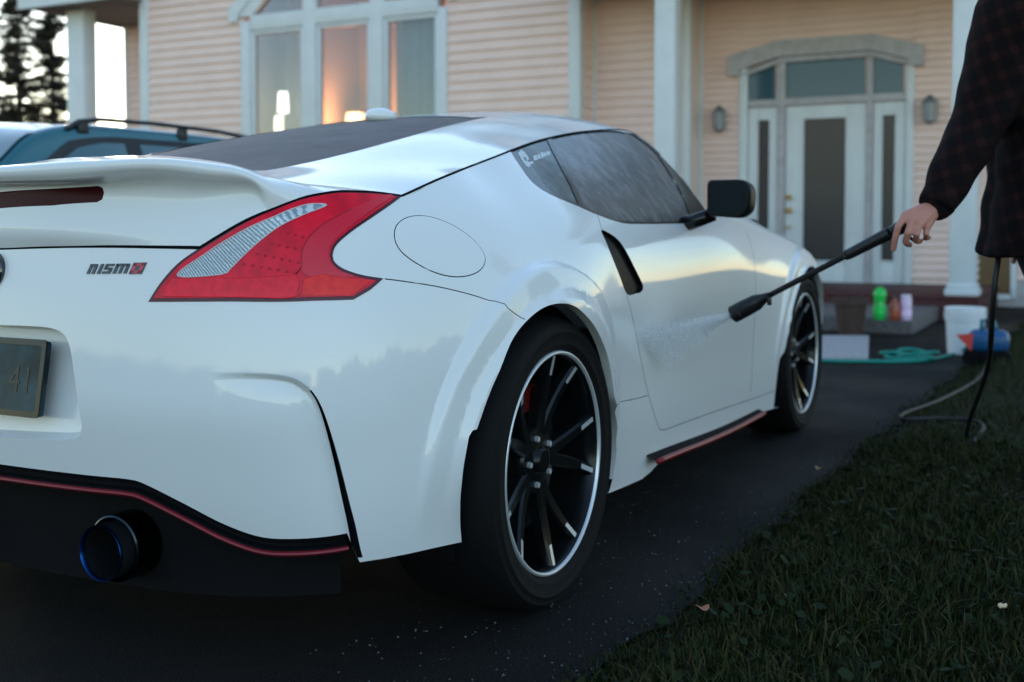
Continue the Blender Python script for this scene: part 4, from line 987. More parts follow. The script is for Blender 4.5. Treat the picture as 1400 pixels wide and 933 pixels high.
def boards_side(xw, y0, y1, z0, z1, ex):
    z = z0
    while z < z1 - .02:
        zt = min(z + ex, z1)
        vs = [(xw, y0, z), (xw, y1, z), (xw + .02, y1, z), (xw + .02, y0, z), (xw + .004, y0, zt), (xw + .004, y1, zt), (xw, y0, zt), (xw, y1, zt)]
        mesh_obj('siding_board', vs, [(0, 1, 2, 3), (3, 2, 5, 4), (4, 5, 7, 6)], M_siding, HOUSE, False); z += ex
WX0, WX1 = X(338, Y1), X(610, Y1); WZ0, WZ1 = 1.15, 4.55
WXm = (WX0 + WX1) / 2
def core(x0, x1, y0, y1, z0, z1, nm='wall', m=None): return MB().box(x0, x1, y0, y1, z0, z1).build(nm, m or M_siding, HOUSE)
ZT = 5.3
core(X1L, WX0, Y1 + .002, Y1 + .2, 0, ZT); core(WX1, X1R, Y1 + .002, Y1 + .2, 0, ZT); core(WX0, WX1, Y1 + .002, Y1 + .2, 0, WZ0); core(WX0, WX1, Y1 + .002, Y1 + .2, WZ1, ZT)
core(X1R - .2, X1R, Y1 + .202, Y2 + .2, 0, ZT); core(X1R + .0, X2R, Y2 + .002, Y2 + .2, 0, ZT); core(X2R - .2, X2R, Y2 + .202, YD + .2, 0, ZT); core(X2R, XDR, YD + .002, YD + .25, 0, ZT)
boards_front(X1L, X1R - .02, Y1, .96, 4.9, .126, [(WX0 - .02, WX1 + .02, WZ0, WZ1)])
boards_side(X1R, Y1 + .02, Y2, .96, 4.4, .126)
boards_front(X1R + .02, X2R - .04, Y2, .9, 4.4, .112)
DX0, DX1 = X(1011, YD), X(1248, YD); DZ0 = Z(1130, 400, YD); DZ1 = Z(1130, 62, YD)
boards_front(X2R + .02, DX0, YD, .30, 3.9, .088); boards_front(DX1, XDR, YD, .30, 3.9, .088, [(X(1340, YD), X(1392, YD), .1, Z(1360, 325, YD))]); boards_front(DX0, DX1, YD, DZ1, 3.9, .088)
# corner posts
def trim(x0, x1, y0, y1, z0, z1, nm='corner_trim', m=None, bev=.006): return MB().box(x0, x1, y0, y1, z0, z1, bev).build(nm, m or M_trim, HOUSE, True, 40)
trim(X(197, Y1), X(208, Y1), Y1 - .045, Y1 + .05, 0, ZT); trim(X(779, Y1), X1R + .05, Y1 - .045, Y1 + .10, 0, ZT)
trim(X1R - .005, X1R + .05, Y2 - .06, Y2 + .001, .5, ZT); trim(X(934, Y2), X2R + .05, Y2 - .04, Y2 + .08, 0, ZT); trim(X2R + .0, X2R + .06, YD - .06, YD, .3, ZT)
# plinth under the boards
core(X1L, X1R, Y1 - .01, Y1, 0, .95, 'plinth', M_conc); core(X1R, X2R, Y2 - .01, Y2, 0, .89, 'plinth', M_conc)
# porch columns (square shaft, moulded foot)
def column(px0, px1, Y, zb, zt):
    x0, x1 = X(px0, Y), X(px1, Y); w = x1 - x0
    o = trim(x0, x1, Y - w / 2, Y + w / 2, zb + .10, zt, 'porch_column', M_trim, .012)
    adopt(MB().box(x0 - .035, x1 + .035, Y - w / 2 - .035, Y + w / 2 + .035, zb, zb + .07, .012).box(x0 - .018, x1 + .018, Y - w / 2 - .018, Y + w / 2 + .018, zb + .07, zb + .11, .01).build('column_foot', M_trim, None, True, 40), o)
    return o
YC = 9.25; ZP = Z(1317, 404, YC)
column(1300, 1336, YC, ZP, 3.72); column(898, 926, YC, ZP, 3.72)
# porch deck, fascia boards and landing
xl, xr = X(880, YC), X(1340, YC - .2)
MB().box(xl, xr, YC - .22, YD, .0, ZP - .03).build('porch_base', M_brick, HOUSE)
for k in range(10):
    a = xl + (xr - xl) * k / 10; MB().box(a + .004, a + (xr - xl) / 10 - .004, YC - .245, YD - .01, ZP - .028, ZP, .004).build('deck_board', M_brick, HOUSE, True, 40)
MB().box(X(1000, 7.6), X(1256, 7.6), 7.35, YC - .25, 0, .135, .012).build('landing_step', noise_mat('landing_grey', ((.10, .09, .09), (.19, .17, .17)), 30, .8, .2, .004), HOUSE, True, 40)
# porch ceiling above the view, set low and far forward to darken the porch
MB().box(X1R + .06, XDR, YC - .55, YD + .3, 3.72, 4.1).build('porch_ceiling', M_trim, HOUSE)
MB().box(-14, XDR + .6, 10.05, 16.5, ZT, ZT + .22).build('eave', M_trim, HOUSE)
mesh_obj('roof', [(-14, 10.0, ZT + .23), (XDR + .6, 10.0, ZT + .23), (XDR + .6, 13, ZT + .9), (-14, 13, ZT + .9), (-14, 16.6, ZT + .25), (XDR + .6, 16.6, ZT + .25)], [(0, 1, 2, 3), (3, 2, 5, 4), (0, 3, 4), (1, 5, 2)], M_roofing, HOUSE, False)
core(-10.7, XDR, 16.0, 16.2, 0, ZT); core(-10.72, -10.55, Y1 + .2, 16.0, 0, ZT); core(XDR - .2, XDR, YD + .25, 16.0, 0, ZT)
# side porch on the far corner: roof slab, post, rear wall
SXL = -12.75; SZ = 4.22
MB().box(SXL, X1L - .02, 9.85, 12.1, SZ, SZ + .30).build('side_porch_soffit', M_soffit, HOUSE)
MB().box(SXL - .04, X1L + .0, 9.80, 9.85, SZ - .02, SZ + .34).build('side_porch_fascia', M_trim, HOUSE)
trim(X(104, Y1), X(127, Y1), Y1 - .13, Y1 + .13, 0, SZ, 'side_porch_post', M_trim, .012)
YB = 11.72
xb0 = X(178, YB)
core(xb0, X1L + .5, YB + .002, YB + .15, 0, SZ)
boards_front(xb0, X1L + .4, YB, 1.2, SZ, .126); trim(xb0 - .06, xb0 + .02, YB - .03, YB + .1, 0, SZ)

# ---- arched window of the front room
def bar(nm, x0, x1, z0, z1, Y, d0, d1, m=M_trim, parent=None):
    o = MB().box(x0, x1, Y - d0, Y + d1, z0, z1, .008).build(nm, m, None, True, 40); adopt(o, parent or HOUSE); return o
WIN = bar('window', X(335, Y1), X(347, Y1), WZ0 - .1, Z(341, 30, Y1), Y1, .06, .1); WIN['label'] = 'tall three-light window with arched head and warm lamplight behind'
bar('casing', X(602, Y1), X(614, Y1), WZ0 - .1, Z(608, 10, Y1), Y1, .06, .1, parent=WIN)
zt0, zt1 = Z(477, 27, Y1), Z(477, 13, Y1)
bar('transom', X(347.5, Y1), X(601.5, Y1), zt0 - .03, zt1 + .05, Y1, .055, .08, parent=WIN)
bar('sill', X(335, Y1), X(614, Y1), WZ0 - .16, WZ0 - .105, Y1, .09, .1, parent=WIN)
for a, b in ((419, 436), (510, 527)):
    bar('mullion', X(a, Y1), X(b, Y1), WZ0 - .1, 4.6, Y1, .056, .081, parent=WIN)
for (a, b) in ((347.5, 418.5), (436.5, 509.5), (527.5, 601.5)):
    x0, x1 = X(a, Y1), X(b, Y1); w_ = .055
    for q in ((x0, x0 + w_, WZ0 - .1, zt0 - .032), (x1 - w_, x1, WZ0 - .1, zt0 - .032), (x0 + w_, x1 - w_, zt0 - .032 - w_, zt0 - .032), (x0 + w_, x1 - w_, WZ0 - .1, WZ0 - .1 + w_)):
        bar('sash', *q, Y1, .03, .05, parent=WIN)
    adopt(MB().box(x0 + w_ * .5, x1 - w_ * .5, Y1 + .01, Y1 + .016, WZ0 - .08, zt0 - .05).build('pane', M_pane), WIN)
    adopt(MB().box(x0, x1, Y1 + .01, Y1 + .016, zt1 + .05, WZ1).build('pane', M_pane), WIN)
# raking head of the window: built as a bent band
def band_poly(nm, outer, inner, Y, d0, d1, m, parent):
    n = len(outer); P = outer + inner[::-1]; v = [(x, Y - d0, z) for x, z in P] + [(x, Y + d1, z) for x, z in P]; f = []; L = 2 * n
    for i in range(n - 1): f.append((i, L - 1 - i, L - 2 - i, i + 1)); f.append((L + i, L + i + 1, 2 * L - 2 - i, 2 * L - 1 - i))
    for i in range(L): f.append((i, (i + 1) % L, L + (i + 1) % L, L + i))
    o = mesh_obj(nm, v, f, m, None, False); adopt(o, parent); return o
xa, xc = X(320, Y1), X(628, Y1); za = Z(322, 20, Y1); xm = (xa + xc) / 2
band_poly('window_head', [(xa, za - .12), (xa, za + .06), (xa + (xm - xa) * .55, za + .95), (xm, za + 1.15), (xc - (xm - xa) * .55, za + .95), (xc, za + .06), (xc, za - .12)],
          [(xa + .14, za - .12), (xa + .17, za - .02), (xa + (xm - xa) * .55 + .05, za + .78), (xm, za + .95), (xc - (xm - xa) * .55 - .05, za + .78), (xc - .17, za - .02), (xc - .14, za - .12)], Y1, .075, .02, M_trim, WIN)
band_poly('window_spandrel', [(xa + .14, za - .05), (xa + (xm - xa) * .55, za + .94), (xm, za + 1.13), (xc - (xm - xa) * .55, za + .94), (xc - .14, za - .05)],
          [(X(349, Y1), za - .06), (xa + (xm - xa) * .55 + .1, za + .62), (xm, za + .82), (xc - (xm - xa) * .55 - .1, za + .62), (X(600, Y1), za - .06)], Y1, .05, .02, M_trim, WIN)
# the lit room behind it
M_roomwall = mat('room_wall', (.46, .33, .25), .8); M_roomfloor = mat('room_floor', (.20, .11, .06), .5)
rx0, rx1, ry0, ry1 = WX0 - .6, WX1 + .6, Y1 + .21, Y1 + 3.6
for nm, q in (('room_wall', (rx0, rx1, ry1, ry1 + .1, .3, 5.0)), ('room_wall', (rx0 - .1, rx0, ry0, ry1, .3, 5.0)), ('room_wall', (rx1, rx1 + .1, ry0, ry1, .3, 5.0)), ('room_ceiling', (rx0, rx1, ry0, ry1, 5.0, 5.1)), ('room_floor', (rx0, rx1, ry0, ry1, .2, .3))):
    MB().box(*q).build(nm, M_roomfloor if 'floor' in nm else M_roomwall, HOUSE)
# sheer curtain in the right light, another gathered at the left edge
def curtain(px0, px1, lab, back=.30):
    v = []; n = 40
    for i in range(n):
        t = i / (n - 1); x = X(px0, Y1 + back) + (X(px1, Y1 + back) - X(px0, Y1 + back)) * t; y = Y1 + back + .035 * math.sin(t * 26) + .015 * math.sin(t * 61)
        v += [(x, y, .5), (x, y, 4.7)]
    return tag(mesh_obj('curtain', v, [(2 * i, 2 * i + 2, 2 * i + 3, 2 * i + 1) for i in range(n - 1)], mat('sheer_curtain', (.50, .55, .56), .8), None, True), lab, 'curtain')
curtain(543, 606, 'pale sheer curtain hanging behind the window light nearest the porch'); curtain(349, 417, 'grey sheer curtain drawn behind the two lit lamps in the window', 1.5)
# lamps in the room
def lamp(px, py, w, h, Y, lab, col, strength, nm='table_lamp'):
    c = at(px, py, y=Y); t = empty(nm, (c[0], c[1], .75)); tag(t, lab, 'lamp')
    M = Matrix.Translation(tuple(c))
    MB().lathe([(w * .42, h / 2), (w * .5, -h / 2)], M, 24).build('lamp_shade', mat('shade_' + nm, (.8, .75, .65), .6, emit=(col, strength)), t, True)
    MB().tube([(c[0], c[1], .76), (c[0], c[1], c[2] - h * .3)], [.05, .02], 10).build('lamp_stem', M_trimg, t, True); return c
lamp(387, 140, .16, .30, Y1 + 1.0, 'lit white cylinder lamp standing in the front room window', (1, .90, .74), 2.2)
lamp(381, 169, .13, .22, Y1 + .7, 'shorter lit lamp in the window, just below the white cylinder lamp', (1, .86, .66), 1.8, 'short_lamp')
lp = lamp(486, 168, .36, .30, Y1 + 2.9, 'broad warm lamp at the back wall of the lit room', (1, .42, .16), 2.0, 'room_lamp')
pl = bpy.data.lights.new('room_light', 'POINT'); pl.energy = 60; pl.color = (1, .42, .17); pl.shadow_soft_size = .15
plo = bpy.data.objects.new('room_light', pl); COL.objects.link(plo); plo.location = (lp[0] + .2, lp[1] - .35, lp[2] - .1)

# ---- front door group
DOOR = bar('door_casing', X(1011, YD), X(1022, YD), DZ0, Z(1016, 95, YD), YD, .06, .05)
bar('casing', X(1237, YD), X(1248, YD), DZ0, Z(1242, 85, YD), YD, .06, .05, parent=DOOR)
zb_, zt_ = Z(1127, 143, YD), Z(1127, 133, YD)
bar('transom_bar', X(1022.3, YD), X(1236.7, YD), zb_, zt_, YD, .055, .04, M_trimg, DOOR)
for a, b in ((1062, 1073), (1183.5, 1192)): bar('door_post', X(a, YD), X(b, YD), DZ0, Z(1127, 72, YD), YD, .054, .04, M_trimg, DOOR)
def leaf(nm, a, b, ga, gb, gt, gbm, parent):
    x0, x1, g0, g1 = X(a, YD), X(b, YD), X(ga, YD), X(gb, YD); z1 = zb_ - .01; t, bm_ = Z((ga + gb) / 2, gt, YD), Z((ga + gb) / 2, gbm, YD)
    o = MB().box(x0, g0, YD - .03, YD + .03, DZ0 + .02, z1, .004).build(nm, M_trim, None, True, 40); adopt(o, parent)
    for q in ((g1, x1, DZ0 + .02, z1), (g0, g1, t, z1), (g0, g1, DZ0 + .02, bm_)): adopt(MB().box(q[0], q[1], YD - .03, YD + .03, q[2], q[3], .004).build('rail', M_trim, None, True, 40), o)
    w_ = .022
    for q in ((g0 - w_, g0 + .004, bm_ - w_, t + w_), (g1 - .004, g1 + w_, bm_ - w_, t + w_), (g0, g1, t - .004, t + w_), (g0, g1, bm_ - w_, bm_ + .004)): adopt(MB().box(q[0], q[1], YD - .042, YD - .0, q[2], q[3], .004).build('bead', M_trim, None, True, 40), o)
    adopt(MB().box(g0, g1, YD - .008, YD + .008, bm_, t).build('pane', M_panedark), o); return o
slab = leaf('front_door', 1074, 1183, 1098, 1156, 162, 357, HOUSE); slab['label'] = 'white front door with one tall dark glass panel and brass locks'
leaf('sidelight', 1023, 1061.5, 1036, 1052, 164.5, 357, HOUSE); leaf('sidelight', 1193, 1236, 1205, 1223, 157.6, 357, HOUSE)
M_brass = mat('brass', (.75, .45, .12), .3, 1.0)
for py, r_ in ((270, .035), (288, .038), (311, .022)):
    c = at(1079, py, y=YD - .05); adopt(MB().lathe([(.0, .05), (r_ * .7, .045), (r_, .02), (r_ * .6, .0)], Matrix.Translation(tuple(c)) @ Matrix.Rotation(R(90), 4, 'X'), 20).build('door_knob', M_brass, None, True), slab)
for (pts) in ([(1023, 96), (1060, 83), (1060, 138), (1023, 138)], [(1073, 78), (1183, 77), (1183, 133), (1073, 134)], [(1192.5, 77.5), (1235, 88), (1235, 130), (1192.5, 131)]):
    v = [tuple(at(px, py, y=YD - .01)) for px, py in pts]; mesh_obj('transom_pane', v + [(x, y + .012, z) for x, y, z in v], [(0, 1, 2, 3), (7, 6, 5, 4), (0, 4, 5, 1), (1, 5, 6, 2), (2, 6, 7, 3), (3, 7, 4, 0)], M_paneblue, HOUSE, False)
hz = lambda px, py: (X(px, YD), Z(px, py, YD))
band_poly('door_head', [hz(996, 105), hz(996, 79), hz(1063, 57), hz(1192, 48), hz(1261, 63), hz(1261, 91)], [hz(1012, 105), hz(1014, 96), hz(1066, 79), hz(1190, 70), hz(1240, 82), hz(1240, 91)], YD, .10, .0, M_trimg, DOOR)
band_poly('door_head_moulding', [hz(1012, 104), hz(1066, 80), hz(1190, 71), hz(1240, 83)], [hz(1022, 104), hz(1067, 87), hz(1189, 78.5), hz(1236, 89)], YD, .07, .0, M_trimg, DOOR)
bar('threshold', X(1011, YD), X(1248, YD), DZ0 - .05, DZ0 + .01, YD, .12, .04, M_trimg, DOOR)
# low window beyond the corner column
sw_ = bar('side_light_window', X(1383, YD), X(1391, YD), Z(1388, 409, YD), Z(1388, 328, YD), YD, .05, .05)
bar('casing', X(1338, YD), X(1383, YD), Z(1360, 410, YD), Z(1360, 402, YD), YD, .05, .05, parent=sw_); bar('casing', X(1338, YD), X(1383, YD), Z(1360, 338, YD), Z(1360, 328, YD), YD, .05, .05, parent=sw_)
adopt(MB().box(X(1338, YD), X(1383, YD), YD - .02, YD - .01, Z(1360, 402, YD), Z(1360, 338, YD)).build('pane', mat('painted_reflection_glass', (.16, .10, .05), .1, coat=1.0)), sw_)  # orange reflection of the siding is put into the pane colour
core(X(1342, YD), XDR, YD - .012, YD, 0, .29, 'plinth', M_conc)
# wall lanterns
def lantern(px, py, lab):
    c = at(px, py, y=YD - .12); t = empty('wall_lantern', (c[0], YD - .02, c[2])); tag(t, lab, 'lantern', 'lanterns either side of the front door')
    M = Matrix.Translation(tuple(c)); m = mat('lantern_grey_metal', (.22, .25, .26), .4, .6)
    MB().lathe([(.0, .17), (.02, .165), (.055, .12), (.085, .085), (.088, .075), (.0, .075)], M, 8).build('cap', m, t)
    MB().lathe([(.075, .073), (.062, -.10), (.0, -.10)], M, 8).build('lantern_glass', mat('lantern_pane', (.32, .36, .38), .15, coat=1.0), t)
    for k in range(8):
        a = 2 * math.pi * k / 8; MB().tube([(c[0] + .077 * math.cos(a), c[1] + .077 * math.sin(a), c[2] + .073), (c[0] + .064 * math.cos(a), c[1] + .064 * math.sin(a), c[2] - .10)], .006, 5).build('glazing_bar', m, t)
    MB().lathe([(.07, -.10), (.07, -.12), (.02, -.16), (.0, -.17)], M, 8).build('base', m, t)
    MB().box(c[0] - .05, c[0] + .05, YD - .032, YD - .004, c[2] - .1, c[2] + .12, .01).tube([(c[0], YD - .03, c[2] + .10), (c[0], c[1], c[2] + .16)], .012, 6).build('bracket', m, t)
lantern(983, 163, 'small grey metal wall lantern between the porch corner and the front door'); lantern(1271, 150, 'small grey metal wall lantern between the front door and the corner column')
# ================================================================== blue estate car backed in beside the coupe
M_blue = mat('teal_blue_paint', (.010, .115, .155), .28, .1, coat=1.0)
M_wglass = mat('wagon_glass', (.02, .09, .12), .06, coat=1.0, spec=.8)
WAG = empty('estate_car', (-3.4, 2.8, 0)); tag(WAG, 'teal blue estate car with black roof rails parked beyond the white coupe', 'car')
XS = -2.66; XCW = -3.44                                     # roof edge of the visible flank, centre line
def wyz(px, py, x=XS): p = at(px, py, x=x); return (p[1], p[2])
# side outline of the glasshouse, front (towards the street) to rear: (y, z)
def wag_half():
    """cross-sections along y: (y, roof z centre, roof edge z, belt z, sill z, half width belt, half width roof)"""
    return [(-.25, .66, .60, .56, .22, .62, .50), (-.10, .76, .72, .66, .20, .80, .64), (.30, .86, .83, .76, .20, .88, .72), (.80, .95, .93, .84, .20, .91, .78), (1.00, 1.00, .97, .87, .20, .92, .80),
            (1.22, 1.13, 1.085, .89, .20, .92, .785), (1.40, 1.235, 1.185, .90, .20, .925, .77), (1.53, 1.345, 1.295, .91, .20, .925, .76), (1.67, 1.41, 1.36, .92, .20, .925, .757), (1.83, 1.445, 1.395, .925, .20, .925, .757), (2.10, 1.458, 1.408, .93, .20, .925, .76), (2.6, 1.462, 1.412, .94, .20, .925, .76), (3.2, 1.45, 1.40, .95, .20, .925, .755),
            (3.6, 1.425, 1.37, .96, .20, .92, .745), (3.85, 1.39, 1.335, .965, .20, .91, .73), (4.10, 1.20, 1.15, .96, .22, .90, .74), (4.25, .98, .96, .93, .24, .88, .78), (4.35, .80, .78, .74, .26, .84, .76), (4.37, .55, .54, .52, .30, .80, .74)]
sec = []
for (y, zc, ze, zb, zs, wb, wr) in wag_half():
    sec.append([(0, y, zc), (wr * .5, y, zc - (zc - ze) * .25), (wr * .86, y, zc - (zc - ze) * .62), (wr, y, ze), (wr + (wb - wr) * .12, y, ze - (ze - zb) * .14), (wb - (wb - wr) * .14, y, zb + (ze - zb) * .12), (wb, y, zb), (wb + .012, y, zb - (zb - zs) * .22), (wb + .005, y, zb - (zb - zs) * .55), (wb - .02, y, zs + .06), (wb - .06, y, zs)])
W = Patch(np.array(sec).transpose(0, 1, 2), np.array([s_[0][1] for s_ in sec]), np.array([0, .35, .65, .80, .90, 1.25, 1.36, 1.50, 1.75, 2.0, 2.1]))
W.flip = -1.0
def wmesh(u0, u1, v0, v1, nu, nv, name, m, off=0.0, parent=None, mask=None):
    out = []
    U, V = np.meshgrid(np.linspace(u0, u1, nu), np.linspace(v0, v1, nv), indexing='ij'); q = np.stack([U.ravel(), V.ravel()], 1); P = W.base(q); Nn = W.bn(q); 
    if (Nn[:, 0].mean() < 0 and v0 > .7): Nn = -Nn
    P = P + Nn * off
    f = [(i * nv + j, (i + 1) * nv + j, (i + 1) * nv + j + 1, i * nv + j + 1) for i in range(nu - 1) for j in range(nv - 1)]
    if mask is not None: f = [t for t in f if not mask(P[list(t)].mean(0))]
    v = P + [XCW, 0, 0]; vm = P * [-1, 1, 1] + [XCW, 0, 0]
    return v, vm, f
def wring(name, m, *a, off=0.0, join=True, mask=None, parent=None):
    v, vm, f = wmesh(*a, name, m, off, mask=mask); n = len(v)
    mesh_obj(name, np.vstack([v, vm]), f + [tuple(i + n for i in t[::-1]) for t in f], m, parent or WAG, True)
warch = lambda p: (math.hypot(p[1] - .62, p[2] - .31) < .34) or (math.hypot(p[1] - 3.22, p[2] - .31) < .34)
wring('body_shell', M_blue, -.25, 4.37, 0, 2.1, 110, 46, mask=warch)
def wpane(name, corners, off, m):
    """glass or trim patch given by (y, v) corners on the flank"""
    q = resample(np.array(corners, float), .08, True); P = W.base(q); Nn = W.bn(q); Nn = Nn * np.sign(Nn[:, :1]); P = P + Nn * off; c = P.mean(0); n = len(P)
    for s_ in (1, -1):
        mesh_obj(name, np.vstack([P, [c]]) * [s_, 1, 1] + [XCW, 0, 0], [(i, (i + 1) % n, n) for i in range(n)], m, WAG, True)
M_wtrim = mat('wagon_black_trim', (.012, .016, .02), .4)
wpane('side_glass_surround', [(1.34, 1.31), (1.46, 1.12), (1.60, .985), (1.78, .90), (2.1, .875), (3.1, .875), (3.6, .885), (3.85, .93), (3.95, 1.1), (3.85, 1.30)], .004, M_wtrim)
wpane('front_door_glass', [(1.44, 1.28), (1.53, 1.13), (1.65, 1.02), (1.82, .945), (2.0, .918), (2.14, .915), (2.20, 1.28)], .010, M_wglass)
wpane('rear_door_glass', [(2.25, .915), (2.8, .915), (3.05, .93), (3.10, 1.28), (2.31, 1.28)], .010, M_wglass)
wpane('tail_glass', [(3.18, .935), (3.55, .945), (3.76, 1.02), (3.80, 1.26), (3.24, 1.28)], .010, M_wglass)
v, vm, f = wmesh(1.03, 1.62, 0, .74, 14, 10, 'x', M_wglass, .006); n = len(v)
P2 = np.vstack([v, vm]); P2[:, 2] += .004; P2[:, 1] -= .005
mesh_obj('windscreen', P2, f + [tuple(i + n for i in t[::-1]) for t in f], mat('wagon_windscreen', (.10, .16, .18), .08, coat=1.0), WAG, True)
for s_ in (1, -1):
    pts = [W.base([[y, .83]])[0] * [s_, 1, 1] + [XCW, 0, .035 + d] for y, d in ((1.78, -.025), (1.86, .006), (2.0, .022), (2.4, .026), (2.9, .022), (3.3, .006), (3.45, -.03))]
    rl = MB().tube(pts, [.016, .015, .012, .012, .012, .014, .016], 10).build('roof_rail', M_wtrim, WAG, True)
    for y in (1.88, 2.6, 3.35): p = W.base([[y, .83]])[0] * [s_, 1, 1] + [XCW, 0, 0]; MB().box(p[0] - .012, p[0] + .012, y - .035, y + .035, p[2] - .02, p[2] + .045, .006).build('rail_foot', M_wtrim, rl, True, 40)
    for y in (.62, 3.22):
        T = Matrix.Translation((XCW + s_ * .90, y, .31)) @ Matrix.Rotation(R(90) * s_, 4, 'Y')
        w = MB().lathe([(.20, -.18), (.21, -.01), (.19, .0), (.06, -.02), (.0, -.02)], T, 32).build('wheel', M_lip, WAG, True, 40); MB().lathe([(.205, .0), (.25, .008), (.295, -.01), (.31, -.04), (.31, -.16), (.29, -.19), (.2, -.19)], T, 40).build('tyre', M_tyre, w, True)
    MB().box(XCW + s_ * .60 - .10, XCW + s_ * .60 + .10, -.20, -.02, .55, .66, .03).build('headlamp', mat('headlamp_clear', (.5, .55, .58), .08, coat=1.0), WAG, True)
    MB().box(XCW + s_ * .98 - .10, XCW + s_ * .98 + .09, 1.36, 1.48, .93, 1.04, .03).build('door_mirror', M_blue, WAG, True)
MB().box(XCW - .80, XCW + .80, .2, 4.2, .16, .40).build('underbody', M_dark, WAG)

# ================================================================== conifers beyond the side porch
M_bark = mat('dark_bark', (.035, .025, .018), .9); M_needle = mat('spruce_needles', (.030, .026, .012), .7, var=(5, .5))
def conifer(px, base_d, height, width, seed, lab):
    g = at(px, 311, d=base_d); x0, y0 = g[0], g[1]; rg = np.random.default_rng(seed)
    t = empty('conifer_tree', (x0, y0, 0)); tag(t, lab, 'tree', 'conifers beyond the side porch')
    MB().tube([(x0, y0, -.05), (x0 + .05, y0, height * .5), (x0, y0, height * .97)], [.13, .08, .012], 8).build('trunk', M_bark, t, True)
    V = []; F = []
    limbs = MB()
    for w in range(30):
        zz = height * (.16 + .82 * w / 29); reach = width * (1 - .80 * (w / 29)) * (.6 + .5 * rg.random())
        for k in range(rg.integers(4, 7)):
            a = rg.random() * 6.283; L = reach * (.55 + .55 * rg.random()); droop = -.10 + .30 * rg.random()
            e = np.array([x0 + L * math.cos(a), y0 + L * math.sin(a), zz + L * droop]); b = np.array([x0, y0, zz]); limbs.tube([b, (b + e) / 2 + [0, 0, .04], e], [.022, .014, .005], 4, False)
            for j in range(4):
                s_ = .25 + .30 * j + .1 * rg.random(); c = b + (e - b) * min(s_, 1.05); cr = (.16 + .13 * rg.random()) * (1.15 - .5 * w / 29)
                if rg.random() < .36: continue
                for m in range(44):
                    d = rg.normal(0, 1, 3); d /= np.linalg.norm(d); p = c + d * cr * rg.random() ** .5 * [1, 1, .45]; l_ = .05 + .06 * rg.random(); u = rg.normal(0, 1, 3); u /= np.linalg.norm(u); q = np.cross(u, d); q /= max(np.linalg.norm(q), 1e-6)
                    i = len(V); V += [p - q * .022, p + q * .022, p + u * l_ * 1.3]; F.append((i, i + 1, i + 2))
    limbs.build('limbs', M_bark, t, True); mesh_obj('crown', V, F, M_needle, t, False)
conifer(28, 26.0, 6.2, 1.5, 21, 'dark spruce with drooping tiers, its lower limbs touching the blue car roofline')
conifer(74, 27.5, 6.0, 1.35, 22, 'dark spruce close beside the white side porch post')
# unseen hedgerows behind and beside the viewpoint, added only to shape the car reflections
def reflection_hedge(x0, y0, x1, y1, top, name, lab, seed, n):
    rgh = np.random.default_rng(seed); V = []; F = []; d = np.array([x1 - x0, y1 - y0]); L = np.linalg.norm(d); nn = np.array([-d[1], d[0]]) / L
    for k in range(n):
        t = rgh.random(); c = np.array([x0, y0]) + d * t + nn * rgh.normal(0, .5); z = top(t * L) * rgh.random() ** .5; p = np.array([c[0], c[1], z]); u = rgh.normal(0, 1, 3) * .2; w = rgh.normal(0, 1, 3) * .2; i = len(V); V += [p, p + u, p + w]; F.append((i, i + 1, i + 2))
    h = empty(name, ((x0 + x1) / 2, (y0 + y1) / 2, 0)); tag(h, lab, 'reflection_hedge'); mesh_obj('foliage', V, F, mat('street_leaves', (.035, .05, .02), .7), h, False)
    q0 = [(x0 + nn[0] * .3, y0 + nn[1] * .3), (x1 + nn[0] * .3, y1 + nn[1] * .3), (x1 - nn[0] * .3, y1 - nn[1] * .3), (x0 - nn[0] * .3, y0 - nn[1] * .3)]
    MB().prism(q0, None, 0, 1.1).build('inner_growth', mat('hedge_core', (.02, .026, .012), .9), h)
reflection_hedge(-30, -25, 18, -25, lambda s_: 1.9 + .12 * math.sin(s_ * .9) + .08 * math.sin(s_ * 2.3), 'reflection_hedge', 'unseen even hedgerow added across the street to darken the car reflections', 77, 14000)
reflection_hedge(22, -26, 24, 20, lambda s_: 1.7 + .5 * math.sin(s_ * .55) + .45 * max(0, math.sin(s_ * 1.3)) + .3 * math.sin(s_ * 2.9), 'reflection_hedge', 'unseen ragged hedgerow added past the lawn as a treeline for the door to reflect', 78, 16000)

# ================================================================== things by the porch
def P3(px, py, z): return at(px, py, z=z)
# flower pot on a paving slab
sl = [P3(1040, 458.5, .03), P3(1188, 458.5, .03), P3(1187, 489, .03), P3(1010, 489, .03)]
tag(MB().add([tuple(p) for p in sl] + [(p[0], p[1], 0) for p in sl], [(0, 1, 2, 3), (0, 4, 5, 1), (1, 5, 6, 2), (2, 6, 7, 3), (3, 7, 4, 0)]).build('paving_slab', M_conc), 'pale concrete slab lying on the asphalt in front of the grey landing', 'paving slab')
pc = P3(1157, 459, .032); pc[1] += .16
pot = empty('flower_pot', tuple(pc)); tag(pot, 'dark brown plastic flower pot standing on the concrete slab', 'flower pot')
T = Matrix.Translation(tuple(pc))
MB().lathe([(.0, .0), (.092, .0), (.125, .235), (.142, .238), (.145, .285), (.132, .287), (.124, .24), (.0, .235)], T, 32).build('pot_body', mat('brown_pot', (.055, .028, .020), .6), pot, True, 40)
MB().lathe([(.0, .262), (.08, .258), (.125, .25)], T, 24).build('soil', M_soil, pot, True)
for k in range(7):
    a = k * 2.2; MB().tube([(pc[0], pc[1], pc[2] + .25), (pc[0] + .03 * math.cos(a), pc[1] + .03 * math.sin(a), pc[2] + .30), (pc[0] + .06 * math.cos(a), pc[1] + .06 * math.sin(a), pc[2] + .32)], [.004, .003, .001], 5).build('withered_stem', M_bark, pot)
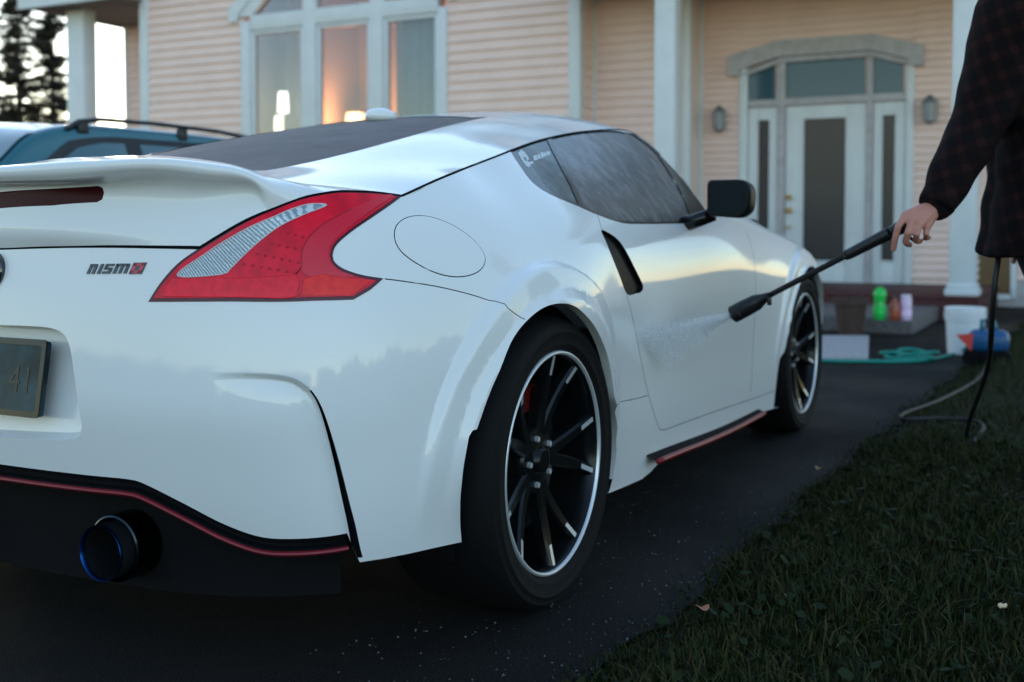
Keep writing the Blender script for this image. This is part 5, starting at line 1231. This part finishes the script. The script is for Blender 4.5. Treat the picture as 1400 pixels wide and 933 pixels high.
# bottles on the landing
def bottle(px0, px1, ptop, pbot, nm, lab, col, capcol, shape):
    c = P3((px0 + px1) / 2, pbot, .138); d = (c - CAM) @ VD; r_ = (px1 - px0) / FPX * d / 2; h = (pbot - ptop) / FPX * d
    t = empty(nm, tuple(c)); tag(t, lab, 'bottle'); T = Matrix.Translation(tuple(c))
    MB().lathe([(0, 0)] + [(r_ * a, h * b) for a, b in shape], T, 24).build('bottle_body', mat('plastic_' + nm, col, .3, coat=.3, trans=0.0), t, True, 50)
    top = shape[-1]; MB().lathe([(r_ * top[0] * 1.05, h * top[1]), (r_ * top[0] * 1.05, h * 1.0), (0, h * 1.0)], T, 20).build('bottle_cap', mat('cap_' + nm, capcol, .35), t, True, 40)
    MB().lathe([(r_ * 1.012, h * .18), (r_ * 1.012, h * .42)], T, 24).build('bottle_label', mat('label_' + nm, tuple(min(1, c * 1.35 + .02) for c in col), .4), t, True)
bottle(1194, 1211, 393, 437, 'green_bottle', 'bright green car shampoo bottle standing on the grey landing', (.010, .55, .08), (.01, .60, .10), [(.95, .0), (1, .04), (1, .42), (.78, .52), (.95, .66), (1, .80), (.85, .92), (.5, .96)])
bottle(1216, 1230, 404, 438, 'amber_bottle', 'amber brown bottle between the green and the pink bottle', (.30, .055, .015), (.05, .05, .05), [(.95, 0), (1, .05), (1, .62), (.45, .82), (.45, .9)])
bottle(1231, 1246, 403, 438, 'pink_bottle', 'pale pink upright bottle beside the amber bottle on the landing', (.72, .50, .68), (.75, .68, .76), [(.95, 0), (1, .05), (1, .85), (.85, .92)])
# bucket
bc = P3(1316, 487, .0); bc[1] += .14; bk = empty('bucket', tuple(bc)); tag(bk, 'white ribbed plastic bucket beside the blue pressure washer', 'bucket'); T = Matrix.Translation(tuple(bc)); M_buck = mat('white_bucket_plastic', (.74, .76, .77), .4)
d = (bc - CAM) @ VD; rt_, rb_, hh = 27 / FPX * d, 22.5 / FPX * d, 64 / FPX * d
prof = [(0, 0.004), (rb_, .004)]
for t in np.linspace(.05, .70, 6): prof.append((rb_ + (rt_ - rb_) * t * .85, hh * t))
for t in (.72, .78, .84, .90): r_ = rb_ + (rt_ - rb_) * t * .85; prof += [(r_, hh * t), (r_ + .009, hh * (t + .008)), (r_ + .009, hh * (t + .026)), (r_, hh * (t + .034))]
prof += [(rt_ * .95, hh * .955), (rt_, hh * .96), (rt_, hh), (rt_ * .93, hh), (rt_ * .90, hh * .5), (0, hh * .45)]
MB().lathe(prof, T, 40).build('bucket_body', M_buck, bk, True, 35)
MB().tube([(bc[0] + rt_ * math.cos(a), bc[1] - .02 - rt_ * .35 * math.sin(-a) - rt_ * .75 * abs(math.sin(a)), bc[2] + hh * .88 - .10 * math.sin(a)) for a in np.linspace(0, math.pi, 17)], .003, 6).build('handle', M_lip, bk, True)
# pressure washer
wc = P3(1349, 494, .03); wc[1] += .12; pwz = empty('pressure_washer', tuple(wc)); tag(pwz, 'small blue pressure washer lying at the lawn edge beside the bucket', 'pressure washer')
d = (wc - CAM) @ VD; s_ = d / FPX
MB().box(wc[0] - 26 * s_, wc[0] + 26 * s_, wc[1] - .10, wc[1] + .10, wc[2] + .045, wc[2] + .19, .045).build('casing', mat('washer_blue', (.012, .085, .21), .35), pwz, True)
MB().box(wc[0] - 27 * s_, wc[0] + 27 * s_, wc[1] - .11, wc[1] + .11, wc[2] - .03, wc[2] + .05, .02).build('base', M_dark, pwz, True)
MB().tube([(wc[0] - .04, wc[1] - .02, wc[2] + .18), (wc[0] - .04, wc[1] - .02, wc[2] + .25), (wc[0] + .02, wc[1] - .02, wc[2] + .26), (wc[0] + .05, wc[1] - .02, wc[2] + .18)], .016, 8).build('carry_handle', mat('washer_teal', (.01, .16, .24), .4), pwz, True)
for q in (-1, 1): MB().lathe([(0, .02), (.05, .02), (.055, .0), (.05, -.02), (0, -.02)], Matrix.Translation((wc[0] + q * 20 * s_, wc[1] - .115, wc[2] + .02)) @ Matrix.Rotation(R(90), 4, 'X'), 20).build('wheel', M_dark, pwz, True, 40)
c = [P3(1307, 458, .20), P3(1330, 457, .20), P3(1329, 479, .2)]; dd = [at(px, py, d=(wc - CAM) @ VD - .14) for px, py in ((1307, 458), (1331, 456), (1328, 480))]
tagm = MB().add([tuple(p) for p in dd] + [tuple(p + np.array([0, .006, 0])) for p in dd], [(0, 2, 1), (3, 4, 5), (0, 1, 4, 3), (1, 2, 5, 4), (2, 0, 3, 5)]).build('red_pennant_tag', mat('red_tag', (.55, .03, .02), .5), pwz)
# garden hose
M_hose = mat('teal_garden_hose', (.006, .26, .20), .4)
def hose(pts, r_, nm, lab, m, n=8): return tag(MB().tube(smooth_poly(pts, False, .05), r_, n).build(nm, m, None, True), lab, 'hose')
zz = .013
hp = [tuple(P3(px, py, zz)) for px, py in [(880, 470), (1000, 486), (1120, 493), (1170, 494), (1215, 494.5), (1262, 493), (1290, 488), (1312, 481)]]; hp.append(tuple(at(1326, 472, d=(wc - CAM) @ VD)))
hose(hp, .0125, 'garden_hose', 'teal green garden hose running along the asphalt to the pressure washer', M_hose)
cc = P3(1238, 490, .02); coil = []
for k in range(110):
    a = k * .23; rr = .10 + .045 * math.sin(k * .31) + .02 * math.sin(k * .13 + 1); coil.append((cc[0] + .03 * math.sin(k * .07) + rr * 1.15 * math.cos(a), cc[1] + .10 + rr * .9 * math.sin(a), .014 + .055 * (k / 110) * (.6 + .4 * math.sin(k * .37))))
hose(coil, .0115, 'coiled_hose', 'loose heap of teal green hose coils in front of the grey landing', M_hose)

# ================================================================== the person with the lance
def remesh(mb, name, m, voxel, smooth_it, parent=None, disp=None):
    me = bpy.data.meshes.new(name); me.from_pydata(mb.v, [], mb.f); o = bpy.data.objects.new(name, me); COL.objects.link(o)
    r_ = o.modifiers.new('r', 'REMESH'); r_.mode = 'VOXEL'; r_.voxel_size = voxel; r_.use_smooth_shade = True
    if smooth_it: s_ = o.modifiers.new('s', 'SMOOTH'); s_.iterations = smooth_it; s_.factor = .5
    dg = bpy.context.evaluated_depsgraph_get(); me2 = bpy.data.meshes.new_from_object(o.evaluated_get(dg)); bpy.data.objects.remove(o)
    if disp is not None:
        co = np.zeros(len(me2.vertices) * 3); me2.vertices.foreach_get('co', co); co = co.reshape(-1, 3); nn = np.zeros(len(me2.vertices) * 3); me2.vertices.foreach_get('normal', nn); nn = nn.reshape(-1, 3)
        co += nn * disp(co)[:, None]; me2.vertices.foreach_set('co', co.ravel())
    me2.materials.clear(); me2.materials.append(m); me2.polygons.foreach_set('use_smooth', [True] * len(me2.polygons)); me2.update()
    o = bpy.data.objects.new(name, me2); COL.objects.link(o); adopt(o, parent); return o
def limb(mb, pts, rads, n=14):
    P = smooth_poly(pts, False, .02); t = np.linspace(0, 1, len(P)); L = np.linspace(0, 1, len(pts))
    mb.tube(P, list(np.interp(t, L, rads)), n)
    for k in (0, -1): mb.ico(P[k], (rads[0] if k == 0 else rads[-1]), 2)
def q(px, py, d): return np.array(at(px, py, d=d))
hip = q(1424, 330, 3.30); fwd = np.array([-1.0, .10, 0]); fwd /= np.linalg.norm(fwd); lat = np.array([-fwd[1], fwd[0], 0])   # lat points to the person's left: towards the viewpoint
lat = np.array([.10, -1.0, 0]) / math.hypot(1, .1) * 1.0
gx, gy = hip[0], hip[1]
PER = empty('person', (gx, gy, 0)); tag(PER, 'person in a dark plaid shirt reaching out with a spray lance beside the lawn', 'person')
def bp(f, l, z): return np.array([gx, gy, 0]) + fwd * f + lat * l + np.array([0, 0, z])
S_L = q(1388, 14, 3.10); E_L = q(1337, 172, 3.12); Wr = q(1277, 286, 3.06)
neck = bp(.03, 0, 1.50); head = bp(.07, 0, 1.66); S_R = bp(.02, -.19, 1.43)
body = MB()
limb(body, [bp(0, 0, .93), bp(.02, 0, 1.12), bp(.03, 0, 1.30), bp(.03, 0, 1.42)], [.145, .125, .15, .12], 20)
for l in (-.07, .07): limb(body, [bp(0, l, .95), bp(.02, l, 1.2), bp(.02, l * 1.4, 1.38)], [.11, .115, .10], 16)
limb(body, [bp(.03, 0, 1.40), neck, bp(.06, 0, 1.58)], [.065, .056, .056])
# head with face
body.ico(bp(.06, 0, 1.67), .092, 3, (1.0, .84, 1.22)); body.ico(bp(.10, 0, 1.61), .062, 3, (1.0, .9, 1.0)); body.ico(bp(.165, 0, 1.655), .017, 2, (1.1, .8, 1.3)); body.ico(bp(.15, 0, 1.612), .014, 2, (.7, 1.6, .5))
for l in (-1, 1): body.ico(bp(.05, l * .082, 1.66), .022, 2, (1, .35, 1.4)); body.ico(bp(.142, l * .032, 1.678), .013, 2)
limb(body, [bp(.02, .10, 1.41), S_L, E_L, Wr], [.07, .055, .042, .027]); limb(body, [bp(.02, -.10, 1.41), S_R, bp(.03, -.24, 1.16), bp(.02, -.26, .94)], [.07, .055, .042, .027])
# the working hand: palm, four fingers bent over the grip, thumb along the far side
knuck = [q(1237, 296, 3.030), q(1247, 302, 3.020), q(1257.5, 307, 3.020), q(1267, 310, 3.03)]
for k in knuck: limb(body, [Wr, (Wr + k) / 2 + [0, 0, .004], k], [.024, .018, .0125], 10)
limb(body, [Wr, q(1262, 300, 3.045)], [.026, .024], 12)
fing = [[knuck[0], q(1228, 310, 3.025), q(1224, 326, 3.035), q(1221.5, 341, 3.05)], [knuck[1], q(1241, 319, 3.010), q(1238, 331, 3.03), q(1244, 335, 3.065)], [knuck[2], q(1253, 321, 3.010), q(1252, 329, 3.035), q(1258, 330, 3.07)], [knuck[3], q(1266, 320, 3.022), q(1266, 326, 3.045), q(1270, 325, 3.07)]]
for f_, r_ in zip(fing, (.0092, .0092, .0088, .0078)): limb(body, f_, [r_ * 1.12, r_ * 1.05, r_, r_ * .86], 10)
limb(body, [(Wr + q(1258, 290, 3.07)) / 2, q(1256, 289, 3.085), q(1243, 297, 3.105), q(1233, 309, 3.105)], [.017, .0145, .0125, .0105], 10)
# relaxed other hand
hb = bp(.02, -.26, .94); limb(body, [hb, bp(.03, -.26, .86)], [.026, .030], 12)
for k in range(4): limb(body, [bp(.0 + .02 * k, -.262, .86), bp(.0 + .021 * k, -.262, .815), bp(.005 + .02 * k, -.25, .775)], [.011, .010, .008], 8)
limb(body, [bp(.04, -.25, .89), bp(.085, -.24, .85), bp(.095, -.235, .815)], [.014, .012, .009], 8)
for l in (-.095, .095): limb(body, [bp(0, l, .92), bp(-.14, l * 1.05, .50), bp(-.27, l * 1.1, .09)], [.095, .060, .042]); limb(body, [bp(-.28, l * 1.1, .055), bp(-.19, l * 1.15, .045), bp(-.10, l * 1.2, .035)], [.045, .042, .032])
M_skin = mat('skin', (.52, .22, .16), .5, var=(30, .12), bump=(220, .12, .0015))
BODY = remesh(body, 'body', M_skin, .0036, 3, PER)
# plaid overshirt
def plaid():
    m = bpy.data.materials.new('dark_plaid_flannel'); m.use_nodes = True; nt = m.node_tree; b = nt.nodes['Principled BSDF']; tc = nt.nodes.new('ShaderNodeTexCoord'); last = None
    mp = nt.nodes.new('ShaderNodeMapping'); mp.inputs['Rotation'].default_value = (0, R(18), R(12)); nt.links.new(tc.outputs['Object'], mp.inputs[0])
    sp_ = nt.nodes.new('ShaderNodeSeparateXYZ'); nt.links.new(mp.outputs[0], sp_.inputs[0]); acc = None
    for ax, fr in (('X', 22.0), ('Z', 19.0)):
        mu = nt.nodes.new('ShaderNodeMath'); mu.operation = 'MULTIPLY'; mu.inputs[1].default_value = fr; nt.links.new(sp_.outputs[ax], mu.inputs[0])
        fc_ = nt.nodes.new('ShaderNodeMath'); fc_.operation = 'FRACT'; nt.links.new(mu.outputs[0], fc_.inputs[0])
        gt = nt.nodes.new('ShaderNodeMath'); gt.operation = 'GREATER_THAN'; gt.inputs[1].default_value = .62; nt.links.new(fc_.outputs[0], gt.inputs[0])
        if acc is None: acc = gt
        else:
            ad = nt.nodes.new('ShaderNodeMath'); ad.operation = 'ADD'; nt.links.new(acc.outputs[0], ad.inputs[0]); nt.links.new(gt.outputs[0], ad.inputs[1]); acc = ad
    dv = nt.nodes.new('ShaderNodeMath'); dv.operation = 'MULTIPLY'; dv.inputs[1].default_value = .5; nt.links.new(acc.outputs[0], dv.inputs[0])
    cr = nt.nodes.new('ShaderNodeValToRGB'); cr.color_ramp.elements[0].color = (.005, .004, .005, 1); cr.color_ramp.elements[1].color = (.020, .008, .008, 1); e = cr.color_ramp.elements.new(.5); e.color = (.011, .005, .005, 1)
    nt.links.new(dv.outputs[0], cr.inputs[0]); nt.links.new(cr.outputs[0], b.inputs['Base Color']); b.inputs['Roughness'].default_value = .9; b.inputs['Specular IOR Level'].default_value = .1
    n_ = nt.nodes.new('ShaderNodeTexNoise'); n_.inputs['Scale'].default_value = 400; nt.links.new(tc.outputs['Object'], n_.inputs['Vector']); bq = nt.nodes.new('ShaderNodeBump'); bq.inputs['Strength'].default_value = .3; bq.inputs['Distance'].default_value = .002; nt.links.new(n_.outputs['Fac'], bq.inputs['Height']); nt.links.new(bq.outputs[0], b.inputs['Normal'])
    return m
shirt = MB()
limb(shirt, [bp(.0, 0, .96), bp(.0, 0, 1.05), bp(.03, 0, 1.28), bp(.03, 0, 1.42)], [.155, .150, .165, .12], 24)
for l in (-.09, .09): limb(shirt, [bp(0, l, .95), bp(.0, l, 1.05), bp(.02, l * 1.1, 1.25), bp(.02, l * 1.25, 1.40)], [.135, .125, .13, .095], 20)
shirt.tube([bp(.0, 0, .80), bp(.0, 0, .9), bp(.0, 0, 1.05)], [.165, .160, .15], 28); shirt.tube([bp(.0, .10, .80), bp(.0, .10, .9), bp(.0, .09, 1.05)], [.155, .145, .12], 24); shirt.tube([bp(.0, -.10, .80), bp(.0, -.10, .9), bp(.0, -.09, 1.05)], [.15, .14, .12], 24); shirt.tube([bp(.11, .06, .80), bp(.09, .05, .98), bp(.06, .04, 1.2)], [.075, .07, .07], 18)
cuff = Wr + (E_L - Wr) * .06
limb(shirt, [bp(.02, .12, 1.41), S_L, (S_L + E_L) / 2, E_L, (E_L * .45 + Wr * .55), cuff], [.095, .095, .086, .080, .066, .046], 20)
limb(shirt, [bp(.02, -.12, 1.41), S_R, bp(.03, -.24, 1.16), bp(.02, -.255, .985)], [.085, .08, .065, .048], 18)
limb(shirt, [bp(.03, 0, 1.44), bp(.035, 0, 1.50)], [.08, .072], 16)
def folds(co): return .005 * np.sin(co[:, 2] * 21 + 5 * np.sin(co[:, 0] * 9 + co[:, 1] * 7) + 3 * np.sin(co[:, 2] * 6.1)) * np.sin(co[:, 0] * 17 + co[:, 2] * 5) + .0016 * np.sin(co[:, 2] * 47 + co[:, 0] * 33)
SH = remesh(shirt, 'shirt', plaid(), .011, 4, PER, folds)
axis = (E_L - Wr) / np.linalg.norm(E_L - Wr); rot = Vector(axis).to_track_quat('Z', 'Y').to_matrix().to_4x4()
MB().lathe([(.038, -.012), (.046, -.010), (.049, .0), (.050, .045), (.046, .047)], Matrix.Translation(tuple(cuff)) @ rot, 28).build('cuff', plaid(), SH, True)
tr_ = MB()
for l in (-.095, .095): limb(tr_, [bp(0, l, .93), bp(-.14, l * 1.05, .52), bp(-.27, l * 1.1, .10)], [.115, .085, .068], 18)
limb(tr_, [bp(0, -.08, .95), bp(0, .08, .95)], [.12, .12], 16)
remesh(tr_, 'trousers', mat('black_trousers', (.010, .010, .012), .9), .012, 3, PER, folds)
for l in (-.095, .095):
    sh_ = MB(); limb(sh_, [bp(-.295, l * 1.1, .07), bp(-.19, l * 1.15, .07), bp(-.085, l * 1.2, .06)], [.05, .052, .038], 14); remesh(sh_, 'shoe', M_dark, .008, 2, PER)
hr = MB(); hr.ico(bp(.035, 0, 1.70), .100, 3, (1.0, .90, 1.08)); hr.ico(bp(-.02, 0, 1.65), .07, 3, (.8, .95, 1.2)); remesh(hr, 'hair', mat('dark_hair', (.02, .013, .010), .7, bump=(120, .6, .004)), .009, 2, PER)

# ---- spray gun, lance and hose
GUN = empty('spray_lance', tuple(q(1216, 322, 3.07))); tag(GUN, 'black pressure washer lance with fat round nozzle, held at the car door', 'spray lance')
a0, a1, a2, a3, a4 = q(1262, 296, 3.062), q(1216, 319, 3.075), q(1158, 349, 3.13), q(1052, 404, 3.32), q(1036, 412.5, 3.35)
nz = q(1003, 430, 3.40)
M_gun = mat('lance_black', (.011, .011, .012), .38)
MB().tube([a0, (a0 + a1) / 2, a1], [.017, .019, .017], 14).build('gun_body', M_gun, GUN, True)
ax = (a2 - a1) / np.linalg.norm(a2 - a1); gpts = []; gr = []
for k in range(45):
    t = k / 44; gpts.append(a1 + (a2 - a1) * t); gr.append((.0170 - .003 * t) + (.0016 if k % 2 else -.0006))
MB().tube(gpts, gr, 14).build('ribbed_grip', M_gun, GUN, True)
MB().tube([a2, a2 + (a3 - a2) * .02, a2 + (a3 - a2) * .03, a3], [.014, .013, .0085, .0085], 12).build('lance_pipe', M_gun, GUN, True)
MB().tube([a3, a3 + (a4 - a3) * .5, a4, a4 + (nz - a4) * .06, a4 + (nz - a4) * .60, a4 + (nz - a4) * .62, a4 + (nz - a4) * .66, a4 + (nz - a4) * .68, nz], [.010, .015, .0225, .0240, .0262, .0240, .0240, .0262, .0262], 20).build('nozzle', M_gun, GUN, True, 40)
fx = q(1052, 411, 3.31); MB().box(fx[0] - .006, fx[0] + .006, fx[1] - .006, fx[1] + .006, fx[2] - .014, fx[2] + .010, .002).build('retaining_clip', M_gun, GUN, True)
tg = q(1252, 318, 3.075); MB().tube([q(1240, 309, 3.075), q(1240, 322, 3.078), q(1250, 330, 3.078)], [.006, .005, .004], 8).build('trigger', M_gun, GUN, True)
hpts = [a0, q(1284, 284, 3.12), q(1302, 252, 3.20), q(1332, 210, 3.30), q(1364, 225, 3.36), q(1374, 290, 3.33), q(1366, 345, 3.26), q(1360, 385, 3.24), q(1356, 440, 3.30), q(1352, 495, 3.5), q(1340, 535, 3.75), q(1326, 575, 4.1)]
gnd = [tuple(P3(px, py, .065)) for px, py in ((1322, 600), (1328, 606), (1345, 585), (1330, 575), (1280, 572), (1240, 574), (1235, 566), (1290, 545), (1340, 515))]
hose([tuple(p) for p in hpts] + gnd + [(wc[0] + .03, wc[1] - .12, .10)], .0085, 'pressure_hose', 'thin black hose hanging from the lance down onto the lawn', mat('black_hose', (.012, .012, .013), .5))
# fan of spray from the nozzle onto the door: a swarm of droplets
rg = np.random.default_rng(9); V = []; F = []
tgt = [np.array(at(px, py, x=.897)) for px, py in ((870, 455), (905, 505))]; N_ = 15000
for k in range(N_):
    t = .97 * rg.random() ** .8; s_ = rg.random(); e = tgt[0] + (tgt[1] - tgt[0]) * s_; p = nz + (e - nz) * t + rg.normal(0, .004 + .010 * t, 3); p[0] = max(p[0], .90); r_ = .0003 + .0007 * rg.random() ** 2
    dd = (e - nz) / np.linalg.norm(e - nz) * r_ * 5; i = len(V); V += [p - dd, p + [r_, 0, 0], p + [0, r_, r_], p + [-r_, 0, -r_] , p + dd]; F += [(i, i + 1, i + 2), (i, i + 2, i + 3), (i, i + 3, i + 1), (i + 4, i + 2, i + 1), (i + 4, i + 3, i + 2), (i + 4, i + 1, i + 3)]
tag(mesh_obj('water_spray', V, F, mat('water_droplets', (.95, .96, .97), .9, spec=.1), None, True), 'fine white fan of water from the nozzle onto the car door', 'water', kind='stuff')
